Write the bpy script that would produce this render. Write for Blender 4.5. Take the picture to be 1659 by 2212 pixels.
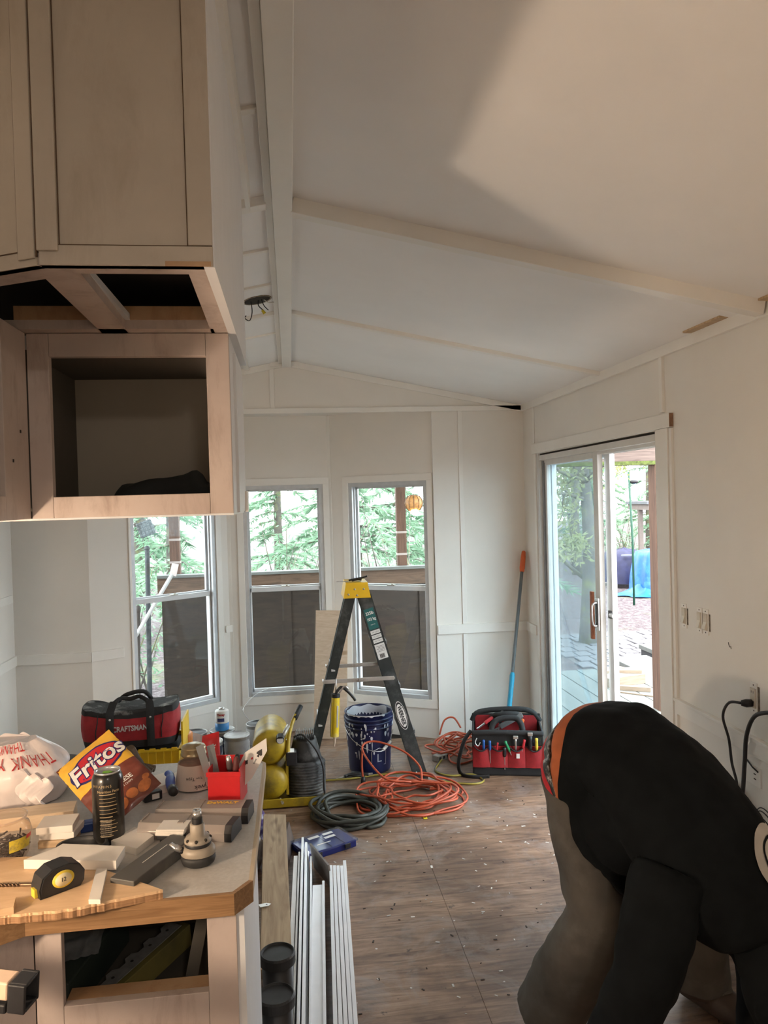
import bpy, bmesh, math, random
from mathutils import Vector, Matrix, Euler, noise
for o in list(bpy.data.objects): bpy.data.objects.remove(o, do_unlink=True)
SC = bpy.context.scene; COL = SC.collection
R = math.radians; PI = math.pi
# ------------------------------------------------------------------ camera
cam_d = bpy.data.cameras.new('camera'); cam = bpy.data.objects.new('camera', cam_d); COL.objects.link(cam)
cam_d.sensor_fit = 'VERTICAL'; cam_d.sensor_height = 36.0; cam_d.lens = 1661.0 / 2212.0 * 36.0
cam_d.clip_start = .02; cam_d.clip_end = 200
U = Vector((0.99224889, -0.12107254, -0.02799245)); V = Vector((-0.02980202, -0.01316093, -0.99946917)); FW = Vector((0.12063987, 0.99255641, -0.01666712))
cam.matrix_world = Matrix(((U.x, -V.x, -FW.x, 0), (U.y, -V.y, -FW.y, 0), (U.z, -V.z, -FW.z, 1.71), (0, 0, 0, 1)))
SC.camera = cam
# ------------------------------------------------------------------ world: overcast sky
w = bpy.data.worlds.new('overcast_sky'); SC.world = w; w.use_nodes = True
nt = w.node_tree; bg = nt.nodes['Background']
bg.inputs[0].default_value = (.95, .975, 1.0, 1); bg.inputs[1].default_value = 4.0
SUN = bpy.data.lights.new('sun_through_cloud', 'SUN'); SUN.energy = 1.2; SUN.angle = R(60); SUN.color = (1, .98, .95)
suno = bpy.data.objects.new('sun_through_cloud', SUN); COL.objects.link(suno); suno.rotation_euler = (R(28), R(22), 0)
SC.view_settings.view_transform = 'Standard'; SC.view_settings.look = 'None'
SC.view_settings.exposure = 1.2; SC.view_settings.gamma = 1.0; SC.view_settings.use_curve_mapping = False
LAMP_W = 21.0        # kitchen work lamp, built with its fixture further down
FILL_W = 9.0        # unseen ceiling lamp added as fill behind the camera
# ------------------------------------------------------------------ helpers
class MB:
    """collects geometry for ONE mesh object"""
    def __init__(s): s.v = []; s.f = []; s.sm = []; s.M = Matrix()
    def add(s, vs, fs, smooth=False, M=None):
        b = len(s.v); X = s.M @ M if M is not None else s.M
        s.v += [tuple(X @ Vector(p)) for p in vs]
        for f in fs: s.f.append(tuple(b + i for i in f)); s.sm.append(smooth)
        return s
    def box(s, c, d, rot=None, M=None, bev=0):
        x, y, z = d[0] / 2, d[1] / 2, d[2] / 2
        T = Matrix.Translation(c)
        if rot is not None: T = T @ Euler(rot).to_matrix().to_4x4()
        if M is not None: T = M @ T
        if bev <= 0:
            vs = [(-x, -y, -z), (x, -y, -z), (x, y, -z), (-x, y, -z), (-x, -y, z), (x, -y, z), (x, y, z), (-x, y, z)]
            return s.add(vs, [(0, 3, 2, 1), (4, 5, 6, 7), (0, 1, 5, 4), (1, 2, 6, 5), (2, 3, 7, 6), (3, 0, 4, 7)], M=T)
        bm = bmesh.new(); bmesh.ops.create_cube(bm, size=1); bmesh.ops.scale(bm, vec=d, verts=bm.verts)
        bmesh.ops.bevel(bm, geom=bm.edges, offset=min(bev, min(d) * .45), segments=2, affect='EDGES', profile=.5)
        return s.bm(bm, T, False)
    def bb(s, a, b, bev=0, M=None):
        return s.box([(p + q) / 2 for p, q in zip(a, b)], [abs(q - p) for p, q in zip(a, b)], bev=bev, M=M)
    def bm(s, bm, T=None, smooth=True):
        bm.verts.index_update(); s.add([v.co[:] for v in bm.verts], [[v.index for v in f.verts] for f in bm.faces], smooth, T); bm.free(); return s
    def cyl(s, p0, p1, r0, r1=None, n=16, cap=True, smooth=True):
        r1 = r0 if r1 is None else r1; p0 = Vector(p0); p1 = Vector(p1); d = (p1 - p0)
        q = d.to_track_quat('Z', 'Y'); vs = []
        for p, r in ((p0, r0), (p1, r1)):
            for i in range(n):
                a = 2 * PI * i / n; vs.append(p + q @ Vector((r * math.cos(a), r * math.sin(a), 0)))
        b = len(vs); s.add(vs, [(i, (i + 1) % n, n + (i + 1) % n, n + i) for i in range(n)], smooth)
        if cap:
            s.add(vs[:n], [tuple(range(n))[::-1]]); s.add(vs[n:], [tuple(range(n))])
        return s
    def lathe(s, prof, n=24, M=None, smooth=True, a0=0, a1=2 * PI):
        full = abs(a1 - a0 - 2 * PI) < 1e-6; m = n if full else n + 1; vs = []; fs = []
        for r, z in prof:
            for i in range(m):
                a = a0 + (a1 - a0) * i / n; vs.append((r * math.cos(a), r * math.sin(a), z))
        for j in range(len(prof) - 1):
            for i in range(n):
                k = (i + 1) % m; fs.append((j * m + i, j * m + k, (j + 1) * m + k, (j + 1) * m + i))
        return s.add(vs, fs, smooth, M)
    def tube(s, pts, r, n=8, closed=False, cap=True, flat=1.0):
        pts = [Vector(p) for p in pts]; m = len(pts); vs = []; fs = []
        up = Vector((0, 0, 1)); prev = None
        for i, p in enumerate(pts):
            a = pts[(i - 1) % m] if (closed or i > 0) else p; b = pts[(i + 1) % m] if (closed or i < m - 1) else p
            t = (b - a).normalized() if (b - a).length > 1e-9 else Vector((0, 0, 1))
            if prev is None: prev = up.cross(t) if abs(t.z) < .95 else Vector((1, 0, 0)).cross(t)
            nn = (prev - t * prev.dot(t)); nn = nn.normalized() if nn.length > 1e-6 else t.orthogonal().normalized(); prev = nn
            bb = t.cross(nn); rr = r[i] if isinstance(r, (list, tuple)) else r
            for k in range(n):
                an = 2 * PI * k / n; vs.append(p + nn * (rr * math.cos(an)) + bb * (rr * flat * math.sin(an)))
        for i in range(m if closed else m - 1):
            j = (i + 1) % m
            for k in range(n): fs.append((i * n + k, i * n + (k + 1) % n, j * n + (k + 1) % n, j * n + k))
        if cap and not closed: fs += [tuple(range(n))[::-1], tuple((m - 1) * n + k for k in range(n))]
        return s.add(vs, fs, True)
    def prism(s, poly, h0, h1, M=None):
        """polygon in local xy, extruded z h0..h1"""
        n = len(poly); vs = [(x, y, h0) for x, y in poly] + [(x, y, h1) for x, y in poly]
        return s.add(vs, [tuple(range(n))[::-1], tuple(range(n, 2 * n))] + [(i, (i + 1) % n, n + (i + 1) % n, n + i) for i in range(n)], M=M)
    def grid(s, fn, nu, nv, smooth=True, M=None, wrapu=False):
        mu = nu if wrapu else nu + 1
        vs = [fn(i / nu, j / nv) for j in range(nv + 1) for i in range(mu)]
        fs = [(j * mu + i, j * mu + (i + 1) % mu, (j + 1) * mu + (i + 1) % mu, (j + 1) * mu + i) for j in range(nv) for i in range(nu)]
        return s.add(vs, fs, smooth, M)
    def ball(s, c, r, n=12, sc=(1, 1, 1), M=None):
        T = Matrix.Translation(c) @ Matrix.Diagonal((sc[0] * r, sc[1] * r, sc[2] * r, 1))
        pr = [(max(math.sin(PI * j / n), 1e-4), -math.cos(PI * j / n)) for j in range(n + 1)]
        return s.lathe(pr, n * 2, M=(M @ T) if M is not None else T)
    def text(s, body, size, M, ext=.0006, align='CENTER', squash=1.0, fn=None, shear=0, spacing=1.0, bold=0):
        cu = bpy.data.curves.new('t', 'FONT'); cu.body = body; cu.size = size; cu.extrude = ext; cu.align_x = align; cu.align_y = 'CENTER'; cu.resolution_u = 3
        cu.shear = shear; cu.space_character = spacing; cu.offset = bold
        o = bpy.data.objects.new('t', cu); COL.objects.link(o); bpy.context.view_layer.update()
        dg = bpy.context.evaluated_depsgraph_get(); me = o.evaluated_get(dg).to_mesh()
        vs = [Vector((v.co.x * squash, v.co.y, v.co.z)) for v in me.vertices]
        if fn: vs = [fn(v) for v in vs]
        fs = [tuple(p.vertices) for p in me.polygons]
        o.evaluated_get(dg).to_mesh_clear(); bpy.data.objects.remove(o); bpy.data.curves.remove(cu)
        return s.add(vs, fs, False, M)
    def build(s, name, mat, parent=None, loc=None, rot=None, fix=True):
        me = bpy.data.meshes.new(name); me.from_pydata(s.v, [], s.f)
        me.polygons.foreach_set('use_smooth', s.sm); me.update()
        if fix:
            bm = bmesh.new(); bm.from_mesh(me); bmesh.ops.recalc_face_normals(bm, faces=bm.faces); bm.to_mesh(me); bm.free()
        for m in (mat if isinstance(mat, (list, tuple)) else [mat]): me.materials.append(m)
        o = bpy.data.objects.new(name, me); COL.objects.link(o)
        if parent is not None: o.parent = parent
        if loc is not None: o.location = loc
        if rot is not None: o.rotation_euler = rot
        return o
def tag(o, label=None, cat=None, group=None, kind=None):
    if label: o['label'] = label
    if cat: o['category'] = cat
    if group: o['group'] = group
    if kind: o['kind'] = kind
    return o
def thing(name, label, cat, loc=(0, 0, 0), rot=(0, 0, 0), group=None, kind=None):
    o = bpy.data.objects.new(name, None); COL.objects.link(o); o.empty_display_size = .1
    o.location = loc; o.rotation_euler = rot; return tag(o, label, cat, group, kind)
def setting(name, loc=(0, 0, 0), rot=(0, 0, 0)):
    o = bpy.data.objects.new(name, None); COL.objects.link(o); o.location = loc; o.rotation_euler = rot; o['kind'] = 'structure'; return o
def struct(o): o['kind'] = 'structure'; return o
def copy_tree(o, parent=None):
    c = o.copy(); COL.objects.link(c); c.parent = parent
    for ch in o.children: copy_tree(ch, c)
    return c
def smooth_path(pts, n=8, closed=False):
    P = [Vector(p) for p in pts]; out = []; m = len(P)
    for i in range(m if closed else m - 1):
        a = P[(i - 1) % m] if closed or i > 0 else P[0]; b = P[i]; c = P[(i + 1) % m]; d = P[(i + 2) % m] if closed or i < m - 2 else P[-1]
        for k in range(n):
            t = k / n; out.append(.5 * ((2 * b) + (c - a) * t + (2 * a - 5 * b + 4 * c - d) * t * t + (3 * b - a - 3 * c + d) * t ** 3))
    if not closed: out.append(P[-1])
    return out
def wallframe(p0, p1, z=0):
    """x along p0->p1, y to the left of it (outwards for walls listed left to right), z up"""
    a = Vector((p0[0], p0[1], z)); d = Vector((p1[0] - p0[0], p1[1] - p0[1], 0)); L = d.length; d.normalize(); n = Vector((-d.y, d.x, 0))
    return Matrix(((d.x, n.x, 0, a.x), (d.y, n.y, 0, a.y), (0, 0, 1, a.z), (0, 0, 0, 1))), L
# ------------------------------------------------------------------ materials (all procedural)
def new(name):
    m = bpy.data.materials.new(name); m.use_nodes = True; return m, m.node_tree.nodes, m.node_tree.links, m.node_tree.nodes['Principled BSDF']
def c4(c): return (c[0], c[1], c[2], 1)
def coords(N, L, scale=(1, 1, 1), rot=(0, 0, 0), kind='Object'):
    tc = N.new('ShaderNodeTexCoord'); mp = N.new('ShaderNodeMapping'); L.new(tc.outputs[kind], mp.inputs[0]); mp.inputs['Scale'].default_value = scale; mp.inputs['Rotation'].default_value = rot; return mp
def nz(N, L, vec, scale, detail=4, rough=.55, dist=0):
    n = N.new('ShaderNodeTexNoise'); n.inputs['Scale'].default_value = scale; n.inputs['Detail'].default_value = detail; n.inputs['Roughness'].default_value = rough; n.inputs['Distortion'].default_value = dist
    if vec is not None: L.new(vec.outputs[0], n.inputs['Vector'])
    return n
def ramp(N, L, fac, stops):
    r = N.new('ShaderNodeValToRGB'); e = r.color_ramp.elements
    while len(e) < len(stops): e.new(.5)
    for k, (p, c) in enumerate(stops): e[k].position = p; e[k].color = c4(c) if not isinstance(c, (int, float)) else (c, c, c, 1)
    L.new(fac, r.inputs[0]); return r
def mixc(N, L, fac, a, b, mode='MIX'):
    m = N.new('ShaderNodeMix'); m.data_type = 'RGBA'; m.blend_type = mode
    for sock, val in ((m.inputs[0], fac), (m.inputs[6], a), (m.inputs[7], b)):
        if hasattr(val, 'links') or hasattr(val, 'is_linked'): L.new(val, sock)
        else: sock.default_value = val if isinstance(val, float) else c4(val)
    return m
def bump(N, L, B, h, strength=.2, dist=.01):
    b = N.new('ShaderNodeBump'); b.inputs['Strength'].default_value = strength; b.inputs['Distance'].default_value = dist
    L.new(h, b.inputs['Height']); L.new(b.outputs[0], B.inputs['Normal'])
def mat(name, col, rough=.55, metal=0., var=.12, scale=14, bmp=0., bscale=90, spec=.5, dirt=None, dirt_amt=.5, dscale=6, coat=0, alpha=1, trans=0):
    m, N, L, B = new(name); B.inputs['Roughness'].default_value = rough; B.inputs['Metallic'].default_value = metal; B.inputs['Specular IOR Level'].default_value = spec
    if coat: B.inputs['Coat Weight'].default_value = coat; B.inputs['Coat Roughness'].default_value = .1
    mp = coords(N, L); n = nz(N, L, mp, scale)
    dk = tuple(x * (1 - var) for x in col); lt = tuple(min(1, x * (1 + var * .7)) for x in col)
    r = ramp(N, L, n.outputs[0], [(.3, dk), (.7, lt)]); out = r.outputs[0]
    if dirt:
        n2 = nz(N, L, mp, dscale, 6, .65); r2 = ramp(N, L, n2.outputs[0], [(.5, 0.), (.68, dirt_amt)]); out = mixc(N, L, r2.outputs[0], out, dirt).outputs[2]
    L.new(out, B.inputs['Base Color'])
    if bmp: n3 = nz(N, L, mp, bscale, 3); bump(N, L, B, n3.outputs[0], bmp, .004)
    if trans: B.inputs['Transmission Weight'].default_value = trans
    return m
def wood(name, a, b, grain=(2, 30, 30), rough=.6, knots=None, bmp=.15):
    m, N, L, B = new(name); mp = coords(N, L, grain); n = nz(N, L, mp, 1.4, 6, .6, 1.2); r = ramp(N, L, n.outputs[0], [(.3, a), (.7, b)])
    out = r.outputs[0]
    if knots:
        mp2 = coords(N, L, tuple(g * .25 + 1 for g in grain)); n2 = nz(N, L, mp2, 2.2, 2); r2 = ramp(N, L, n2.outputs[0], [(.62, 0.), (.72, .8)]); out = mixc(N, L, r2.outputs[0], out, knots).outputs[2]
    L.new(out, B.inputs['Base Color']); B.inputs['Roughness'].default_value = rough; bump(N, L, B, n.outputs[0], bmp, .003); return m
def thin_glass(name, tint=(1, 1, 1), refl=.06, rough=0.02, haze=0.0, hazecol=(.8, .85, .9)):
    """sheet glass: mostly see-through with a Fresnel sheen, optional dusty haze"""
    m, N, L, B = new(name); N.remove(B); out = N['Material Output']
    t = N.new('ShaderNodeBsdfTransparent'); t.inputs[0].default_value = c4(tint); g = N.new('ShaderNodeBsdfGlossy'); g.inputs['Roughness'].default_value = rough
    lw = N.new('ShaderNodeLayerWeight'); lw.inputs[0].default_value = .5; pw = N.new('ShaderNodeMath'); pw.operation = 'POWER'; pw.inputs[1].default_value = 5; L.new(lw.outputs['Facing'], pw.inputs[0])
    fr = N.new('ShaderNodeMath'); fr.operation = 'MULTIPLY_ADD'; fr.inputs[1].default_value = .95; fr.inputs[2].default_value = .018; L.new(pw.outputs[0], fr.inputs[0]); mx = N.new('ShaderNodeMixShader'); L.new(fr.outputs[0], mx.inputs[0]); L.new(t.outputs[0], mx.inputs[1]); L.new(g.outputs[0], mx.inputs[2]); last = mx
    if haze:
        d = N.new('ShaderNodeBsdfDiffuse'); d.inputs[0].default_value = c4(hazecol); m2 = N.new('ShaderNodeMixShader'); m2.inputs[0].default_value = haze
        L.new(mx.outputs[0], m2.inputs[1]); L.new(d.outputs[0], m2.inputs[2]); last = m2
    L.new(last.outputs[0], out.inputs[0]); return m
def emit(name, col, s):
    m, N, L, B = new(name); B.inputs['Base Color'].default_value = c4(col); B.inputs['Emission Color'].default_value = c4(col); B.inputs['Emission Strength'].default_value = s; return m
PAINT = mat('wall_paint', (.82, .785, .73), .55, var=.03, scale=3, bmp=.05, bscale=160)
CEILP = mat('ceiling_paint', (.90, .885, .87), .6, var=.03, scale=2.5, bmp=.04, bscale=120)
TRIMW = mat('white_trim_paint', (.86, .835, .785), .4, var=.03, scale=5, bmp=.03, bscale=140)
GAP = mat('dark_joint', (.03, .025, .02), .9)
ALU = mat('window_aluminium', (.56, .58, .60), .42, metal=.25, var=.08, scale=20)
WHITEALU = mat('white_aluminium', (.72, .74, .76), .38, var=.05)
RAWWOOD = wood('raw_wood', (.36, .24, .13), (.62, .45, .28))
BLACKP = mat('black_plastic', (.018, .018, .02), .45, var=.25, scale=30)
BLACKR = mat('black_rubber', (.025, .025, .026), .6, var=.3, scale=25)
STEEL = mat('bright_steel', (.62, .62, .62), .3, metal=.9, var=.15, scale=40)
WHITEP = mat('white_plastic', (.78, .77, .74), .35, var=.04)
GLASS = thin_glass('window_glass', (.93, .97, .97))
# ================================================================== THE ROOM
XR, XL, YB, YR, RIDGE, SL = 1.66, -1.77, 5.32, -2.6, 2.68, .2
def ceil_z(x): return RIDGE - SL * abs(x)
def plywood_floor():
    m, N, L, B = new('worn_plywood_floor'); mp = coords(N, L, (1, 1, 1), kind='Object')
    tc = N.new('ShaderNodeNewGeometry'); mp = N.new('ShaderNodeMapping'); L.new(tc.outputs['Position'], mp.inputs[0])
    mg = N.new('ShaderNodeMapping'); L.new(tc.outputs['Position'], mg.inputs[0]); mg.inputs['Scale'].default_value = (1.3, 11, 1)
    g = nz(N, L, mg, 2.6, 8, .6, 1.5); r = ramp(N, L, g.outputs[0], [(.28, (.095, .054, .034)), (.48, (.225, .145, .095)), (.72, (.36, .255, .18))])
    n2 = nz(N, L, mp, 2.2, 6, .6, .6); r2 = ramp(N, L, n2.outputs[0], [(.38, (.55, .48, .44)), (.64, (1.15, 1.08, 1.02))]); a = mixc(N, L, 1.0, r.outputs[0], r2.outputs[0], 'MULTIPLY')
    # grey worn / primer smears
    n3 = nz(N, L, mp, 3.1, 8, .7, .8); r3 = ramp(N, L, n3.outputs[0], [(.50, 0.), (.70, .62)]); b = mixc(N, L, r3.outputs[0], a.outputs[2], (.27, .245, .235))
    # dark drips and boot marks
    n4 = nz(N, L, mp, 17, 5, .7); r4 = ramp(N, L, n4.outputs[0], [(.62, 0.), (.70, .85)]); c = mixc(N, L, r4.outputs[0], b.outputs[2], (.035, .022, .016))
    # white paint flecks
    v = N.new('ShaderNodeTexVoronoi'); v.inputs['Scale'].default_value = 9; L.new(mp.outputs[0], v.inputs['Vector']); n5 = nz(N, L, mp, 40, 3)
    ad = N.new('ShaderNodeMath'); ad.operation = 'MULTIPLY_ADD'; ad.inputs[1].default_value = .12; L.new(n5.outputs[0], ad.inputs[0]); L.new(v.outputs['Distance'], ad.inputs[2])
    r5 = ramp(N, L, ad.outputs[0], [(.085, .85), (.10, 0.)]); d = mixc(N, L, r5.outputs[0], c.outputs[2], (.62, .60, .57))
    L.new(d.outputs[2], B.inputs['Base Color']); rr = ramp(N, L, n3.outputs[0], [(.3, .62), (.7, .36)]); L.new(rr.outputs[0], B.inputs['Roughness']); bump(N, L, B, g.outputs[0], .25, .004); return m
PLY = plywood_floor()
floor = struct(MB().bb((XL - .1, YR - .1, -.12), (XR + .1, 6.0, -.02)).build('floor', GAP))
k = 0
for (x0, x1, off) in ((-2.0, -.617, .3), (-.616, .5985, 0), (.60, 1.76, .45)):
    y = -2.7 + off * 0
    ys = {0: [-2.7, -.3, 2.1, 4.0, 5.9], .3: [-2.7, -1.2, 1.2, 3.6, 5.9], .45: [-2.7, -.9, 1.5, 3.02, 5.42]}[off]
    for a, b in zip(ys, ys[1:]): MB().bb((max(x0, XL - .05), a + .0007, -.02), (min(x1, XR + .05), b - .0007, 0)).build('plywood_sheet', PLY, floor)
# ---- walls
def hole_wall(mb, M, L, z0, z1, a, b, h0, h1, t=.1):
    mb.bb((0, 0, z0), (a, t, z1), M=M); mb.bb((b, 0, z0), (L, t, z1), M=M); mb.bb((a, 0, z0), (b, t, h0), M=M); mb.bb((a, 0, h1), (b, t, z1), M=M)
FAC = [((-1.08, 5.27), (-.46, 5.75), .02, .672), ((-.46, 5.75), (.294, 5.75), .112, .702), ((.294, 5.75), (1.01, 5.34), .155, .768)]
BZ0, BZ1 = .275, 1.835
wb = MB()
for p0, p1, a, b in FAC:
    M, L = wallframe(p0, p1); hole_wall(wb, M, L, 0, 2.36, a, b, BZ0, BZ1)
# outer angles of the bay, closed with slim posts
for p in ((-.46, 5.75), (.294, 5.75)): wb.cyl((p[0], p[1] + .05, 0), (p[0], p[1] + .05, 2.36), .05, n=10)
wb.bb((1.0, YB, 0), (XR + .1, YB + .1, 2.36))
wb.bb((XL - .1, 5.14, 0), (-1.30, 5.24, 2.45))
M, L = wallframe((-1.30, 5.14), (-1.08, 5.27)); wb.bb((0, 0, 0), (L, .1, 2.5), M=M)
# gable above the bay
pts = [(-1.12, 2.335), (XR + .1, 2.335), (XR + .1, ceil_z(XR) + .02), (0, RIDGE + .03), (-1.12, ceil_z(1.12) + .03)]
MX = Matrix(((1, 0, 0, 0), (0, 0, 1, YB), (0, 1, 0, 0), (0, 0, 0, 1)))
wb.prism(pts, -.0015, .08, M=MX)
# bay ceiling
wb.prism([(-1.15, 5.33), (1.05, 5.33), (1.05, 5.45), (.36, 5.86), (-.5, 5.86), (-1.15, 5.36)], 2.345, 2.40)
wall_back = struct(wb.build('wall_back', PAINT))
def tr(name, a, b, parent, mt=None, bev=.0015): return MB().bb(a, b, bev=bev).build(name, mt or TRIMW, parent)
tr('header_trim', (-1.1, YB - .016, 2.315), (XR, YB, 2.35), wall_back)
tr('batten', (-.115, YB - .012, 2.35), (-.085, YB, 2.655), wall_back)
tr('batten', (1.185, YB - .008, .815), (1.215, YB, 2.315), wall_back); tr('batten', (1.185, YB - .008, .02), (1.215, YB, .745), wall_back)
tr('chair_rail', (1.005, YB - .016, .748), (XR - .016, YB, .812), wall_back)
tr('chair_rail', (XL, 5.124, .715), (-1.30, 5.14, .778), wall_back)
M, L = wallframe((-1.30, 5.14), (-1.08, 5.27)); MB().bb((-.005, -.016, .715), (.205, 0, .778), bev=.0015, M=M).build('chair_rail', TRIMW, wall_back)
for (p0, p1, a, b), xs in zip(FAC, ((), (.0,), (.0,))):
    M, L = wallframe(p0, p1)
    for x in xs: MB().bb((x - .016, -.006, .01), (x + .016, .004, 2.34), M=M).build('corner_batten', TRIMW, wall_back)
MB().bb((.735, -.012, .765), (.79, 0, .815), M=wallframe(*FAC[0][:2])[0], bev=.0015).build('rail_offcut', TRIMW, wall_back)
for x0, x1, zz in ((0, 1.66, 0), (-1.2, 0, 0)):     # sloping trim under the ceiling
    a = Vector((x0, YB - .008, ceil_z(x0) - .022)); b = Vector((x1, YB - .008, ceil_z(x1) - .022)); d = b - a
    MB().box((a + b) / 2, (d.length, .016, .042), (0, -math.atan2(d.z, d.x), 0), bev=.0015).build('gable_trim', TRIMW, wall_back)
MB().bb((-.11, YB - .022, 2.632), (.09, YB, 2.668), bev=.0015).build('gable_trim', TRIMW, wall_back)
# right wall with the sliding door opening (Y 3.33..5.02, z 0..1.98)
DY0, DY1, DZ = 3.33, 5.02, 1.985
wr = MB(); wr.bb((XR, YR - .1, 0), (XR + .1, DY0, 2.36)); wr.bb((XR, DY1, 0), (XR + .1, YB + .1, 2.36)); wr.bb((XR, DY0, DZ), (XR + .1, DY1, 2.36))
wall_right = struct(wr.build('wall_right', PAINT))
tr('ceiling_trim', (XR - .018, YR, 2.305), (XR, YB, 2.352), wall_right)
tr('batten', (XR - .014, 3.235, 2.06), (XR, 3.262, 2.306), wall_right)
tr('batten', (XR - .006, 5.06, 2.06), (XR, 5.09, 2.306), wall_right)
tr('chair_rail', (XR - .016, YR, .738), (XR, 3.18, .802), wall_right)
tr('chair_rail', (XR - .016, 5.09, .748), (XR, YB, .812), wall_right)
tr('rail_cap', (XR - .022, YR, .794), (XR, 3.178, .806), wall_right)
tr('raw_strip', (XR - .055, 2.70, 2.351), (XR - .012, 2.97, 2.3595), wall_right, RAWWOOD)
tr('raw_strip', (XR - .055, 2.30, 2.351), (XR - .012, 2.60, 2.3595), wall_right, RAWWOOD)
MB().tube([(XR - .002, 2.772, 1.122), (XR - .004, 2.766, 1.114), (XR - .002, 2.762, 1.104)], .0013, 5).build('nail_hole', GAP, wall_right)
MB().tube([(XR - .002, 2.757, 1.11), (XR - .003, 2.752, 1.10)], .0011, 5).build('nail_hole', GAP, wall_right)
# left and rear walls
wl = MB(); wl.bb((XL - .1, YR - .1, 0), (XL, 5.2, 2.40)); wall_left = struct(wl.build('wall_left', PAINT))
tr('chair_rail', (XL, 2.5, .715), (XL + .016, 5.124, .778), wall_left); tr('wall_rail', (XL, 2.5, 1.12), (XL + .014, 5.10, 1.17), wall_left)
MZ = Matrix(((1, 0, 0, 0), (0, 0, 1, YR - .1), (0, 1, 0, 0), (0, 0, 0, 1))); wz = MB(); wz.prism([(XL - .1, 2.02), (XR + .1, 2.02), (XR + .1, 2.36), (0, RIDGE + .03), (XL - .1, 2.36)], 0, .1, M=MZ); wz.bb((XL - .1, YR - .1, 0), (XR + .1, YR, .85)); wz.bb((XL - .1, YR - .1, .85), (XR + .1, YR, 2.02)); struct(wz.build('wall_rear', PAINT))
# ---- ceiling
cm = MB()
for s in (1, -1):
    xe = (XR if s > 0 else -XL) + .1
    vs = [(0, YR - .1, RIDGE), (s * xe, YR - .1, RIDGE - SL * xe), (s * xe, 5.42, RIDGE - SL * xe), (0, 5.42, RIDGE)]
    cm.add(vs + [(x, y, z + .06) for x, y, z in vs], [(0, 1, 2, 3), (4, 7, 6, 5), (0, 4, 5, 1), (1, 5, 6, 2), (2, 6, 7, 3), (3, 7, 4, 0)])
ceiling = struct(cm.build('ceiling', CEILP))
tr('ridge_beam', (-.028, YR, RIDGE - .052), (.034, YB, RIDGE - .002), ceiling, bev=.002)
tr('ridge_strip', (-.052, YR, RIDGE - .03), (-.029, YB, RIDGE - .006), ceiling)
def rib(s, y, w, drop, x0, x1, name):
    a = Vector((s * x0, y, ceil_z(x0) - drop / 2 + .002)); b = Vector((s * x1, y, ceil_z(x1) - drop / 2 + .002)); d = b - a
    MB().box((a + b) / 2, (d.length, w, drop), (0, -math.atan2(d.z, d.x), 0), bev=.002).build(name, TRIMW, ceiling)
rib(1, 2.485, .05, .05, .034, XR - .03, 'cross_beam'); rib(1, 2.525, .035, .022, .034, XR - .03, 'batten'); rib(1, 3.92, .042, .022, .034, XR - .018, 'batten')
rib(1, .9, .042, .022, .034, XR - .018, 'batten'); rib(1, -.7, .042, .022, .034, XR - .018, 'batten')
for y, ww, dr in ((2.47, .05, .03), (2.95, .026, .012), (3.42, .026, .012), (3.93, .036, .02), (4.40, .026, .012), (1.9, .026, .012), (.5, .026, .012)): rib(-1, y, ww, dr, .05, 1.75, 'batten')
a = MB().bb((-.285, 2.5, ceil_z(.26) - .018), (-.25, YB, ceil_z(.26) + .004)); a.build('batten', TRIMW, ceiling)
# open ceiling box with loose wires
cb = thing('ceiling_junction_box', 'open ceiling light box with loose wires hanging out beside the ridge beam', 'junction box', (-.125, 3.64, ceil_z(.125)), (0, R(-11.3), 0))
mb = MB(); mb.lathe([(.068, -.004), (.068, .03), (.06, .03), (.06, -.002), (.068, -.004)], 20); mb.build('box_rim', mat('rusty_metal', (.30, .24, .17), .6, metal=.4, var=.5, scale=60), cb)
mb = MB(); mb.lathe([(.0, -.003), (.03, -.003), (.061, -.003)], 20); mb.build('box_hollow', GAP, cb)
for i, (pts, colr) in enumerate((([(-.03, 0, -.002), (-.035, 0, -.05), (-.055, .01, -.085), (-.075, .01, -.07), (-.066, .01, -.06)], BLACKP), ([(.005, 0, -.002), (.0, -.01, -.03), (.015, -.015, -.055)], BLACKP), ([(.02, 0, -.002), (.025, -.01, -.035), (.04, -.01, -.06)], BLACKP), ([(.03, .01, -.002), (.05, .01, -.02), (.075, .01, -.024)], TRIMW))):
    MB().tube(smooth_path(pts, 5), .0024, 6).build('wire', colr, cb)
MB().cyl((.012, -.015, -.055), (.02, -.012, -.072), .006, .008, 10).build('wire_nut', mat('yellow_nut', (.75, .6, .03), .4), cb)
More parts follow.
